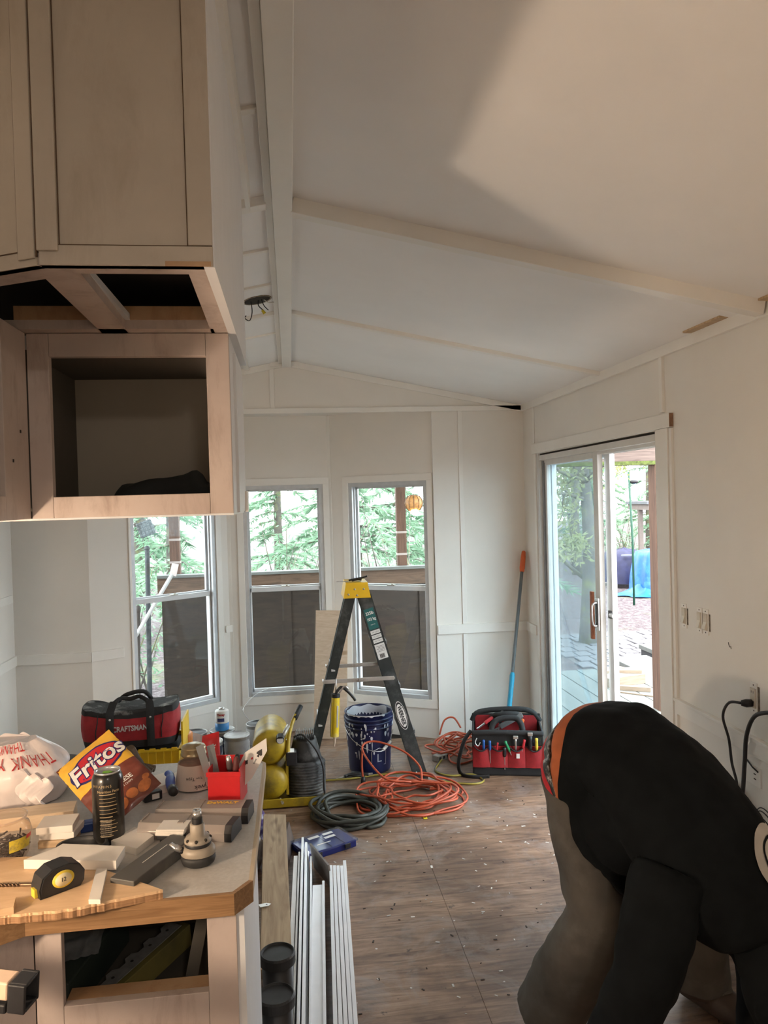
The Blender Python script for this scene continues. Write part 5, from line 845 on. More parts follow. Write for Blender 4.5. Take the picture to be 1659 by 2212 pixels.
tag(MB().grid(lambda u, v: Vector((.07 * (u - .5), .05 * (v - .5), .012 + .016 * noise.noise(Vector((u * 4, v * 4, 8))) + .012 * abs(u - .5))), 8, 8).build('crumpled_label', mat('grey_paper', (.42, .41, .40), .8), None, (.165, 4.27, .004)), 'crumpled grey paper scrap beside the coiled black hose', 'paper')
# ---- hoses and cords
def coil(cx, cy, r0, r1, turns, rad, seed, zmax, ex=1.0, wob=.012, n=44, a0=0):
    r = random.Random(seed); out = []
    ph = [r.uniform(0, 6.28) for _ in range(4)]
    for i in range(int(turns * n)):
        t = i / (turns * n); a = a0 + 2 * PI * i / n; k = i / n; q = r0 + (r1 - r0) * (.5 + .5 * math.sin(k * 2.4 + ph[0])) + wob * math.sin(3 * a + k + ph[1]) + wob * .6 * math.sin(5 * a + 2.1 * k)
        out.append(Vector((cx + ex * q * math.cos(a) + wob * math.sin(k * 1.7 + ph[2]), cy + q * math.sin(a) + wob * math.cos(k * 2.3 + ph[3]), rad + (zmax - rad) * (.5 + .5 * math.sin(k * 3.9 + a * .5 + ph[1])) * t ** .4)))
    return out
HOSE = mat('black_hose', (.045, .05, .042), .5, var=.25, scale=20); ORG = mat('orange_cord', (.47, .085, .035), .45, var=.1); 
h = coil(.268, 4.135, .135, .205, 8, .010, 4, .075, 1.0, .006); h += smooth_path([h[-1], (.35, 3.96, .012), (.42, 3.97, .010), (.455, 4.05, .010)], 8)[1:]
tag(MB().tube(h, .0105, 8).build('air_hose', HOSE), 'thick black air hose lying in a neat coil', 'hose')
oc = thing('orange_cord', 'tangled orange extension cord piled in front of the blue bucket', 'cord', (.62, 4.33, 0)); c = coil(.02, -.03, .12, .235, 11, .007, 8, .085, 1.15, .022)
c += smooth_path([c[-1], (-.23, .06, .08), (-.30, -.08, .02), (-.26, -.22, .008), (-.02, -.27, .008), (.22, -.24, .008), (.30, -.08, .008), (.15, .05, .05), (.0, .0, .09), (-.14, .02, .12), (-.235, .25, .21), (-.16, .30, .24), (.0, .22, .20), (.085, .10, .14), (.08, .0, .09)], 9)[1:]
MB().tube(c, .0062, 7).build('cable', ORG, oc); MB().tube(smooth_path([(-.235, .25, .21), (-.24, .26, .12), (-.235, .26, .03)], 6), .0062, 7).build('cable_end', ORG, oc); MB().tube([(-.235, .255, .045), (-.235, .25, .0), ], [.013, .016], 10).build('plug', BLACKP, oc); MB().bb((.035, -.315, .001), (.055, -.245, .004)).build('yellow_tag', mat('yellow_tag', (.72, .62, .03), .5), oc); MB().bb((.040, -.30, .0041), (.050, -.265, .0046)).build('tag_print', BLACKP, oc)
yc = thing('yellow_cord', 'yellow and black striped cord looping across the floor to the compressor', 'cord', (.6, 4.5, 0)); yp = smooth_path([(-.46, .17, .008), (-.28, .17, .008), (-.10, .20, .008), (.12, .13, .03), (.26, .02, .008), (.42, -.06, .008), (.50, -.02, .008), (.46, .09, .008), (.32, .10, .008), (.25, .20, .008), (.30, .34, .008), (.36, .45, .01)], 9)
MB().tube(yp, .0065, 7).build('cable', mat('olive_yellow', (.30, .24, .04), .5), yc); MB().tube([p + Vector((0, .004, .003)) for p in yp], .0045, 6).build('black_stripe', BLACKR, yc)
bg_ = thing('blow_gun', 'black air blow gun with a thin nozzle lying by the bucket', 'air gun', (.30, 4.69, .003), (0, 0, R(8))); MB().tube(smooth_path([(-.02, 0, .014), (.03, .012, .02), (.08, .0, .016), (.13, -.01, .014)], 5), [.010] * 5 + [.016] * 6 + [.012] * 5, 10).build('grip', BLACKP, bg_); MB().tube([(-.02, 0, .014), (-.075, -.01, .010)], .0035, 6).build('nozzle', LATCH, bg_); MB().tube(smooth_path([(.0, .0, .02), (.04, -.02, .02), (.09, -.028, .012)], 4), .005, 6).build('trigger', BLACKP, bg_); MB().cyl((.13, -.01, .014), (.155, -.014, .014), .008, n=10).build('fitting', STEEL, bg_)
o2 = thing('orange_cord', 'second orange cord bundled against the wall beside the red tool bag', 'cord', (1.06, 5.02, 0)); MB().tube(coil(.0, .0, .07, .17, 7, .007, 21, .14, 1.0, .03), .0062, 7).build('cable', ORG, o2); MB().tube(smooth_path([(-.1, .1, .10), (-.06, .12, .19), (.0, .10, .21), (.04, .06, .15)], 6), .0062, 7).build('cable_loop', ORG, o2)
ps = thing('cord_tap', 'grey power tap block lying against the orange cord bundle', 'power tap', (.93, 4.92, .0), (0, 0, R(35))); MB().box((0, 0, .02), (.12, .05, .04), (0, R(0), 0), bev=.005).build('block', mat('grey_tap', (.25, .22, .19), .5, dirt=(.1, .09, .08)), ps)
for i in range(3): MB().box((-.035 + i * .035, -.0255, .02), (.018, .001, .018)).build('socket', BLACKP, ps)
# ---- blue parts organiser
OR = thing('parts_organiser', 'flat blue parts organiser with a clear lid and white labels on the floor', 'organiser', (.115, 3.775, 0), (0, 0, R(28))); MB().bb((-.135, -.085, 0), (.135, .085, .035), bev=.004).build('tray', mat('organiser_blue', (.008, .017, .13), .35), OR); MB().bb((-.142, -.092, .030), (.142, .092, .042), bev=.003).build('clear_lid', thin_glass('organiser_lid', (.75, .80, .95), haze=.05, rough=.08), OR)
for x, y, w, h_ in ((-.03, .05, .06, .022), (.05, .05, .055, .02), (.04, .012, .06, .02), (-.02, -.035, .075, .006)): MB().bb((x - w / 2, y - h_ / 2, .0425), (x + w / 2, y + h_ / 2, .0432)).build('label', LWH, OR)
for x in (-.07, .0, .07): MB().bb((x - .0015, -.08, .0355), (x + .0015, .08, .0385)).build('divider', bpy.data.materials['organiser_blue'], OR)
for x in (-.08, .08): MB().box((x, -.094, .022), (.03, .006, .022), bev=.001).build('latch', BLACKP, OR)
# ---- red tool tote
RED = mat('red_canvas', (.30, .012, .016), .75, var=.2, scale=30, bmp=.15, bscale=150); CAN = mat('black_canvas', (.014, .014, .015), .8, var=.3, bmp=.15, bscale=150)
tt = thing('tool_tote', 'open red and black canvas tool tote with outer pockets in the corner', 'tool bag', (1.30, 4.66, 0), (0, 0, R(-14)))
tw, td = .215, .12
MB().bb((-tw, -td, 0), (tw, td, .055), bev=.01).build('base', CAN, tt)
def wall(x0, x1, y0, y1, nm, mt, z0=.05, z1=.27, lean=0):
    m = MB(); m.bb((x0, y0, z0), (x1, y1, z1), bev=.004); return m.build(nm, mt, tt)
wall(-tw, tw, -td, -td + .012, 'front_wall', RED, z1=.185); wall(-tw, tw, -td + .001, -td + .013, 'front_upper_wall', CAN, z0=.185, z1=.265); wall(-tw, tw, td - .012, td, 'back_wall', CAN, z1=.32); wall(-tw + .02, tw - .02, td - .016, td - .0125, 'red_lining', RED, z0=.2, z1=.31); wall(-tw, -tw + .012, -td, td, 'end_wall', CAN, z1=.275); wall(tw - .012, tw, -td, td, 'end_wall', CAN, z1=.275)
MB().tube(smooth_path([(-tw, td - .004, .27), (-.17, td, .325), (0, td, .345), (.15, td, .335), (tw, td - .004, .27)], 6), .018, 8).build('top_binding', CAN, tt); MB().tube(smooth_path([(-tw, -td, .262), (-.1, -td - .008, .27), (.1, -td - .008, .268), (tw, -td, .262)], 6), .016, 8).build('front_binding', CAN, tt)
for i, x in enumerate((-.16, -.053, .053, .16)):
    pk_ = MB(); pk_.grid(lambda u, v, x=x: Vector((x + .104 * (u - .5), -td - .006 - .022 * math.sin(PI * u) * (.35 + .65 * v), .055 + (.135 - .03 * math.sin(PI * u) * v) * v)), 10, 8); pk_.build('outer_pocket', RED, tt); MB().tube([(x + .104 * (u / 8 - .5), -td - .007 - .022 * math.sin(PI * u / 8), .19 - .03 * math.sin(PI * u / 8)) for u in range(9)], .004, 6).build('pocket_binding', CAN, tt)
for s in (-1, 1): MB().tube(smooth_path([(-.10, s * .105, .24), (-.085, s * .08, .305), (-.04, s * .045 - .02, .335), (.05, s * .045 - .02, .34), (.085, s * .08, .31), (.10, s * .105, .24)], 6), .018, 8).build('carry_handle', CAN, tt)
MB().tube(smooth_path([(-tw - .005, -.06, .26), (-tw - .05, -.09, .20), (-tw - .085, -.12, .08), (-tw - .07, -.14, .015), (-tw + .0, -.17, .006), (-tw + .10, -.16, .006)], 8), .020, 8, flat=.25).build('shoulder_strap', CAN, tt)
MB().tube(smooth_path([(-tw + .03, -td - .01, .235), (-tw + .02, -td - .02, .21), (-tw + .035, -td - .025, .19), (-tw + .05, -td - .015, .21)], 5), .003, 6).build('snap_hook', STEEL, tt)
BLH = mat('tool_blue', (.02, .10, .36), .4); GRH = mat('tool_green', (.02, .26, .10), .4); ORH = mat('tool_orange', (.75, .16, .03), .4); YEH = mat('tool_yellow', (.62, .48, .05), .4); REH = mat('tool_red_handle', (.55, .03, .04), .4)
TTM = Matrix.Translation((1.30, 4.66, 0)) @ Euler((0, 0, R(-14))).to_matrix().to_4x4()
def pocket_tool(x, z, ln, mt, lab, nm='screwdriver', tilt=0, rad=.009, head=False):
    p = TTM @ Vector((x, -td - .016, z)); t = thing(nm, lab, 'hand tool', p, (R(8), R(tilt), R(-14))); MB().lathe([(0, 0), (rad * .8, .002), (rad, ln * .3), (rad * .85, ln * .7), (rad, ln * .95), (0, ln)], 10).build('handle', mt, t); MB().cyl((0, 0, -.085), (0, 0, .002), .003, n=6).build('shaft', STEEL, t)
    if head: MB().box((0, 0, ln + .008), (.03, .014, .02), bev=.003).build('head', STEEL, t)
pocket_tool(-.145, .165, .065, BLH, 'blue handled screwdriver in the tote pocket next to the shoulder strap'); pocket_tool(-.108, .163, .062, BLH, 'blue handled screwdriver in the tote, second from the shoulder strap'); pocket_tool(-.068, .155, .06, REH, 'thin dark red handled tool leaning in the tote pocket', tilt=8, rad=.006)
pocket_tool(.012, .155, .075, GRH, 'green handled pliers leaning in the tote pocket', 'pliers', tilt=-22); pocket_tool(.048, .16, .08, STEEL, 'bare steel wrench standing in the tote pocket', 'wrench', rad=.007, head=True); pocket_tool(.090, .175, .06, REH, 'bright red handled knife in the tote pocket', 'knife', tilt=12); pocket_tool(.135, .165, .095, BLACKP, 'thick black rubber handled hammer in the tote pocket', 'hammer', rad=.013, head=True); pocket_tool(.172, .165, .08, YEH, 'black and yellow handled tool at the end pocket of the tote', rad=.010); pocket_tool(-.02, .125, .06, BLACKP, 'black handled cutter low in the middle tote pocket', 'cutter', rad=.012)
for (x, y, z, a, b, mt, lab, nm, ln) in ((.03, .02, .30, 62, -8, mat('saw_grey', (.13, .13, .13), .5), 'dark grey boxy tool lying across the tote handles', 'bar_tool', .16), (.10, .04, .29, 20, 8, ORH, 'orange tape roll tucked inside the tote', 'tape_roll', .03), (-.10, .05, .30, 60, 10, REH, 'red handled tool sticking up at the back of the tote', 'pliers', .09), (-.03, .06, .31, 15, 12, BLACKP, 'black handle sticking up at the back of the tote', 'hand_saw', .08)):
    p = TTM @ Vector((x, y, z)); t = thing(nm, lab, 'hand tool', p, (0, R(a), R(b))); MB().box((0, 0, 0), (.03 if nm == 'bar_tool' else .016, .022, ln), bev=.004).build('body', mt, t); MB().box((0, 0, -ln / 2 - .03), (.008, .01, .06)).build('shank', STEEL, t)
tag(MB().grid(lambda u, v: TTM @ Vector((.05 + .02 * u, -td - .032 - .003 * v, .12 + .03 * v)) - Vector((1.30, 4.66, 0)), 2, 2).build('paper_tag', WHITEP, None, (1.30, 4.66, 0)), 'small white tag hanging on the tote pocket', 'tag')
# ---- roller pole in the corner
rp = thing('roller_pole', 'long grey extension pole with orange grip leaning in the corner', 'pole', (1.36, 4.93, .004)); A = Vector((0, 0, 0)); B = Vector((.272, .355, 1.312)); D = B - A
MB().cyl(A + D * .05, A + D * .90, .0115, n=12).build('shaft', mat('pole_grey', (.10, .11, .115), .4), rp); MB().tube([A + D * t for t in (.89, .91, .97, .995, 1)], [.015, .019, .0175, .014, .008], 12).build('orange_grip', mat('pole_orange', (.65, .12, .03), .5), rp); MB().tube([A + D * t for t in (0, .01, .2, .37, .385)], [.012, .017, .016, .0175, .013], 12).build('blue_grip', mat('pole_teal', (.01, .26, .42), .45), rp)
# ---- crate and duffel
CRY = mat('crate_yellow', (.66, .42, .01), .45, var=.08); ck = thing('plastic_crate', 'yellow ribbed plastic crate behind the counter', 'crate', (-.815, 4.45, 0)); cw, cd_, chh = .175, .17, .385
for nm, a, b in (('wall', (-cw, -cd_, .0), (cw, -cd_ + .006, chh)), ('wall', (-cw, cd_ - .006, 0), (cw, cd_, chh)), ('wall', (-cw, -cd_, 0), (-cw + .006, cd_, chh)), ('wall', (cw - .006, -cd_, 0), (cw, cd_, chh)), ('floor_panel', (-cw, -cd_, 0), (cw, cd_, .006)), ('rim', (-cw - .012, -cd_ - .012, chh - .01), (cw + .012, -cd_, chh)), ('rim', (cw, -cd_ - .012, chh - .01), (cw + .012, cd_ + .012, chh)), ('rim', (-cw - .012, cd_, chh - .01), (cw + .012, cd_ + .012, chh)), ('open_flap', (cw + .002, -.10, chh), (cw + .012, .15, chh + .125))): MB().bb(a, b, bev=.001).build(nm, CRY, ck)
for i in range(9): MB().bb((-cw + .018 + i * .041, -cd_ - .010, .02), (-cw + .022 + i * .041, -cd_ + .001, chh - .01)).build('rib', CRY, ck)
for z in (.11, .21): MB().bb((-cw, -cd_ - .010, z), (cw, -cd_ + .001, z + .004)).build('rib', CRY, ck)
for i in range(6): MB().bb((-cw + .02 + i * .058, -cd_ - .012, chh), (-cw + .05 + i * .058, -cd_ - .002, chh + .008)).build('rim_tooth', CRY, ck)
MB().bb((-cw + .01, -cd_ + .01, chh - .06), (cw - .01, cd_ - .01, chh - .02)).build('packed_cloth', CAN, ck)
df = thing('duffel_bag', 'red and black canvas duffel bag with white lettering on the yellow crate', 'bag', (-.915, 4.43, chh + .012), (0, 0, R(4))); dw, dd, dh = .245, .13, .225
def dbag(u, v):
    a = 2 * PI * u; e = .35; ct_, st_ = math.cos(a), math.sin(a); px = dw * abs(ct_) ** e * (1 if ct_ > 0 else -1); py = dd * abs(st_) ** .6 * (1 if st_ > 0 else -1); k = 1 + .02 * v + .03 * math.sin(PI * v) - (.0 if abs(math.cos(a)) > .7 else .25 * max(0, v - .6)); sag = .018 * noise.noise(Vector((px * 6, py * 6, v * 3)))
    return Vector((px * k * (1 + .03 * math.sin(PI * v)), py * (k + .12 * math.sin(PI * v)) - .0, dh * v - .045 * v * v * (1 - (px / dw) ** 2) + sag * v))
def band(v0, v1, nm, mt, o=0.0):
    MB().grid(lambda u, v: (lambda p: Vector((p.x * (1 + o * 4), p.y * (1 + o * 8), p.z)))(dbag(u, v0 + (v1 - v0) * v)), 64, 8, wrapu=True).build(nm, mt, df)
band(0, .20, 'base_panel', CAN); band(.20, .84, 'red_panel', RED); band(.84, 1.0, 'top_panel', CAN, .002); tp = MB(); tp.add([dbag(i / 64, .99) for i in range(64)], [tuple(range(64))]); tp.build('top_opening', mat('dark_lining', (.02, .02, .02), .8, dirt=(.40, .39, .37), dirt_amt=.8, dscale=9), df); bt_ = MB(); bt_.add([dbag(i / 64, 0) for i in range(64)], [tuple(range(64))]); bt_.build('bottom', CAN, df)
def onduf(x, z, o=.004):
    best = None; v = z / dh
    for i in range(64, 128):
        u = i / 128; p = dbag(u, min(1, v)); 
        if best is None or abs(p.x - x) < abs(best.x - x): best = p
    return Vector((x, best.y - o, z))
for x in (-.095, .115):
    pts = [onduf(x, z, .006) for z in (.006, .05, .09, .13, .17, .20)] + [Vector((x * .93, -.088, .228)), Vector((x * .85, -.07, .246))]
    MB().grid(lambda u, v, pts=pts: (lambda p: p + Vector((.042 * (u - .5), -.002 - .003 * math.sin(PI * u), 0)))(pts[min(7, int(round(v * 7)))]), 4, 7).build('webbing_strap', CAN, df)
MB().tube(smooth_path([(-.081, -.075, .236), (-.05, -.045, .252), (0, -.035, .245), (.05, -.045, .256), (.098, -.075, .236)], 5), .012, 8).build('carry_handle', CAN, df); MB().tube(smooth_path([(-.08, .08, .21), (-.03, .05, .25), (.06, .05, .262), (.10, .08, .21)], 5), .012, 8).build('carry_handle', CAN, df)
for x in (-.095, .115): MB().ball(onduf(x, .165, .010), .006, 6, (1, .5, 1)).build('rivet', STEEL, df)
for s in (-1, 1): MB().tube([onduf(s * .17 + .01 * (z > .1), z, .003) for z in (.05, .10, .15, .19)], .003, 5).build('side_seam', CAN, df)
MB().text('CRAFTSMAN.', .040, Matrix(), ext=.0004, squash=.80, bold=.0014, fn=lambda v: onduf(.012 + v.x, .112 + v.y + .02 * v.x, .007)).build('lettering', WHITEP, df)
# ---- paint cans and friends
TIN = mat('can_tin', (.42, .42, .41), .4, metal=.5, var=.25, dirt=(.15, .14, .13)); 
def can(x, y, lid, wrap, lab, z=0, r=.083, h=.19, drips=False):
    c = thing('paint_can', lab, 'paint can', (x, y, z)); MB().lathe([(0, 0), (r * .98, 0), (r, .004), (r * .985, .008), (r * .985, h - .012), (r * 1.02, h - .006), (r * 1.02, h), (r * .96, h), (r * .95, h - .006)], 28).build('body', TIN, c)
    MB().lathe([(r * .95, h - .004), (r * .88, h - .002), (r * .84, h - .006), (0, h - .006)], 28).build('lid', lid, c); MB().lathe([(r * 1.0, .02), (r * 1.0, h - .025)], 24, a0=R(-170), a1=R(-10)).build('paper_label', wrap, c)
    MB().tube(smooth_path([(-r * 1.0, 0, h * .75), (-r * .7, -r * .8, h * .35), (r * .7, -r * .8, h * .35), (r * 1.0, 0, h * .75)], 6), .002, 5).build('wire_bail', STEEL, c); return c
GLID = mat('grey_lid', (.40, .39, .37), .45, metal=.4, dirt=(.65, .63, .6), dirt_amt=.8, dscale=20); DLID = mat('dark_lid', (.03, .03, .032), .45); WLID = mat('labelled_lid', (.55, .56, .57), .4, dirt=(.75, .75, .75), dirt_amt=.9, dscale=12)
LBW = mat('label_drip_white', (.52, .52, .52), .5, dirt=(.7, .7, .68), dirt_amt=.8); LBD = mat('label_dark_blue', (.03, .04, .075), .45, dirt=(.45, .45, .45), dirt_amt=.5, dscale=10); LBG = mat('label_grey', (.33, .33, .34), .45, dirt=(.08, .08, .09), dirt_amt=.7, dscale=5)
can(-.56, 5.02, GLID, LBD, 'paint can with a grey metal lid and dark label beside the compressor tanks'); can(-.395, 5.12, WLID, LBG, 'paint can with a white sticker on its lid between two others'); can(-.265, 5.36, DLID, LBW, 'white smeared paint can with a black lid against the bay wall'); can(-.50, 5.26, GLID, LBD, 'paint can carrying the small blue and white solvent can'); can(-.712, 4.93, GLID, LBW, 'drip covered paint can under the orange tape roll'); can(-.68, 5.235, DLID, LBD, 'dark lidded paint can behind the orange tape roll')
sv = thing('solvent_can', 'small white and blue solvent can standing on a paint can', 'solvent can', (-.50, 5.255, .191)); MB().lathe([(0, 0), (.045, 0), (.046, .003), (.046, .05), (0, .05)], 24).build('blue_band', mat('can_blue', (.03, .20, .50), .4), sv); MB().lathe([(.0461, .05), (.0461, .125), (.044, .13), (.03, .134), (.02, .135), (0, .135)], 24).build('white_body', mat('can_white', (.68, .68, .66), .4), sv); MB().lathe([(0, .135), (.019, .135), (.019, .148), (0, .148)], 16).build('cap', STEEL, sv)
MB().text('Oatey', .022, Matrix(), ext=.0002, bold=.001, fn=lambda v: Vector((.0466 * math.cos(R(-95) + v.x / .0466), .0466 * math.sin(R(-95) + v.x / .0466), .108 + v.y))).build('label_lettering', REH, sv); MB().lathe([(.0463, .062), (.0463, .085)], 8, a0=R(-125), a1=R(-65)).build('label_disc', mat('label_navy', (.03, .04, .15), .4), sv)
op = thing('tape_roll', 'fat orange tape roll on top of a drip covered paint can', 'tape roll', (-.712, 4.925, .191)); MB().lathe([(.036, 0), (.058, 0), (.060, .004), (.060, .085), (.058, .089), (.036, .089), (.036, 0)], 28).build('tape', mat('tape_orange', (.62, .20, .03), .45), op); MB().lathe([(.033, .001), (.036, .001), (.036, .088), (.033, .088), (.033, .001)], 28).build('cardboard_core', mat('core_card', (.40, .28, .18), .8), op)
tag(MB().tube(smooth_path([(-.33, 5.44, .19), (-.37, 5.43, .27), (-.30, 5.55, .33), (-.20, 5.62, .36), (-.17, 5.62, .34)], 8), .0018, 5).build('thin_wire', STEEL), 'thin wire curving up behind the black lidded paint can', 'wire')
# ---- stack of white trim lengths on the floor
VIN = mat('white_vinyl_trim', (.83, .85, .88), .35, var=.04)
def strip(x0, y0, x1, y1, w, h, lab, z=0.001, grp=None, prof=0):
    a = Vector((x0, y0, z)); b = Vector((x1, y1, z)); d = b - a; o = MB(); L = d.length
    if prof == 0: o.bb((-w / 2, 0, 0), (w / 2, L, h), bev=.001)
    else: o.prism([(-w / 2, 0), (w / 2, 0), (w / 2, h * .55), (w * .2, h * .6), (w * .1, h), (-w / 2, h)], 0, L, M=Matrix(((1, 0, 0, 0), (0, 0, 1, 0), (0, 1, 0, 0), (0, 0, 0, 1))))
    ob = o.build('trim_length', VIN, None, a, (0, 0, -math.atan2(d.x, d.y))); return tag(ob, lab, 'trim board', grp)
for i in range(5): strip(.066 + i * .0158, 1.72, .131 + i * .0158, 3.405 + (.035 if i == 4 else -.004 * i), .0135, .088, 'white trim length on edge in the tight five-board bundle' if i < 4 else 'longest white trim length, outermost of the tight five-board bundle', grp='tight bundle of trim lengths')
strip(.006, 1.70, .068, 3.255, .044, .080, 'wide white trim length lying between the two bundles', prof=0); strip(.034, 1.74, .092, 3.275, .010, .086, 'thin white strip beside the wide trim length', prof=0)
for i, (dx, ln, h_, w_, lab) in enumerate(((-.075, 3.52, .090, .018, 'white trim length next to the old plank in the loose bundle'), (-.056, 3.54, .098, .012, 'profiled white trim length, second from the old plank'), (-.041, 3.66, .112, .010, 'tallest thin white trim length of the loose bundle'), (-.022, 3.63, .100, .018, 'stepped white trim length in the loose bundle'), (-.006, 3.50, .092, .008, 'thin white trim length on the outer side of the loose bundle'))): strip(dx, 1.66 + .02 * i, dx + .052, ln, w_, h_, lab, prof=i % 2)
# ---- old plank and litter by the counter
op_ = thing('old_plank', 'weathered brown plank lying beside the counter end', 'plank', (-.115, 3.35, .10), (R(1.5), R(6), R(1.5))); MB().bb((-.055, -.72, 0), (.055, .52, .035), bev=.002).build('board', wood('old_plank_wood', (.26, .17, .10), (.46, .34, .21), (25, 2, 25), .75, knots=(.12, .07, .04)), op_)
for y in (-.4, .3): MB().bb((-.05, y, -.115), (.05, y + .05, -.001)).build('bearer_block', bpy.data.materials['joist_wood'], op_)
for x, y, z, lab in ((-.102, 2.36, .30, 'black round bucket lid standing beside the base cabinet'), (-.105, 2.20, .27, 'second black round bucket lid, lower than the first')):
    bk = thing('lidded_pail', lab.replace('bucket lid', 'lidded pail'), 'pail', (x + .02, y + .06, 0)); h_ = z; MB().lathe([(0, 0), (.042, 0), (.050, h_ - .03), (0, h_ - .03)], 24).build('pail', BLACKP, bk); MB().lathe([(.051, h_ - .035), (.056, h_ - .033), (.056, h_ - .006), (.052, h_), (.050, h_), (.047, h_ - .006), (0, h_ - .005)], 32, smooth=False).build('lid', BLACKR, bk)
def crump(u, v): a = 2 * PI * u; q = (.5 + .5 * math.sin(PI * v)) * (1 + .25 * noise.noise(Vector((3 * math.cos(a), 3 * math.sin(a), 4 * v)))); return Vector((.05 * q * math.cos(a), .06 * q * math.sin(a), .17 * v))
for x, y, mt, lab in ((-.215, 3.92, mat('purple_foil', (.10, .06, .22), .3, var=.6, scale=30, dirt=(.6, .6, .65), dirt_amt=.7, dscale=25), 'crumpled purple snack wrapper beside the counter end'), (-.22, 3.62, mat('clear_wrap', (.42, .41, .40), .25, var=.5, scale=18), 'crumpled clear plastic wrapper beside the counter end')):
    m = MB(); m.grid(crump, 24, 12, wrapu=True); m.add([crump(i / 24, 1) for i in range(24)], [tuple(range(24))]); m.add([crump(i / 24, 0) for i in range(24)], [tuple(range(24))]); tag(m.build('crumpled_wrapper', mt, None, (x, y, .002)), lab, 'wrapper')
tg = thing('hang_tag', 'small white hang tag with a black eyelet on the old plank', 'tag', (-.146, 3.02, .137), (0, R(6), .4)); MB().prism([(-.022, -.012), (.012, -.012), (.026, 0), (.012, .012), (-.022, .012)], 0, .0012).build('card', WHITEP, tg); MB().lathe([(0, .0013), (.004, .0013)], 10, M=Matrix.Translation((.008, 0, 0))).build('eyelet', BLACKP, tg)
tag(MB().tube(smooth_path([(-.088, 2.88, .004), (-.06, 3.0, .02), (-.075, 3.12, .004), (-.05, 3.2, .012)], 6), .003, 6).build('wood_splinter', RAWWOOD), 'curled raw wood splinter between the plank and the white trim', 'splinter')
for i, (z, y, a, lab) in enumerate(((.0, 3.55, 10, 'dark flat bracket board under the white trim ends'), (.0, 3.42, -24, 'worn grey sheet offcut standing between the trim bundles'))):
    if i: tag(MB().bb((-.004, -.12, 0), (.004, .12, .115)).build('sheet_offcut', mat('worn_sheet', (.22, .19, .17), .6, var=.4), None, (.098, 3.47, .002), (0, R(-8), R(18))), lab, 'offcut')
    else: tag(MB().bb((-.006, -.16, 0), (.006, .16, .10)).build('board_offcut', mat('dark_offcut', (.10, .07, .055), .7, var=.3), None, (-.052, 3.72, .002), (0, R(-14), R(-6))), lab, 'offcut')
# loose chips on the floor
rg = random.Random(77); ch = MB()
for i in range(120):
    x = rg.uniform(.15, 1.5); y = rg.uniform(2.3, 4.3); s = rg.uniform(.002, .007) * (1 if rg.random() < .92 else 2.2); a = rg.uniform(0, 3.14); ch.box((x, y, .0008), (s * 2.4, s, .0014), (0, 0, a))
o = ch.build('floor_chips', mat('paint_chips', (.62, .60, .56), .7, var=.5, scale=8)); tag(o, 'scattered white paint chips and shavings on the plywood floor', 'debris', kind='stuff')
rg = random.Random(78); ch = MB()
for i in range(90):
    x = rg.uniform(.15, 1.5); y = rg.uniform(2.3, 4.4); s = rg.uniform(.002, .006); ch.box((x, y, .001), (s * 2.6, s, .0018), (0, 0, rg.uniform(0, 3.14)))
o = ch.build('dark_floor_chips', mat('dark_chips', (.03, .02, .015), .8)); tag(o, 'scattered dark bark crumbs on the plywood floor', 'debris', kind='stuff')
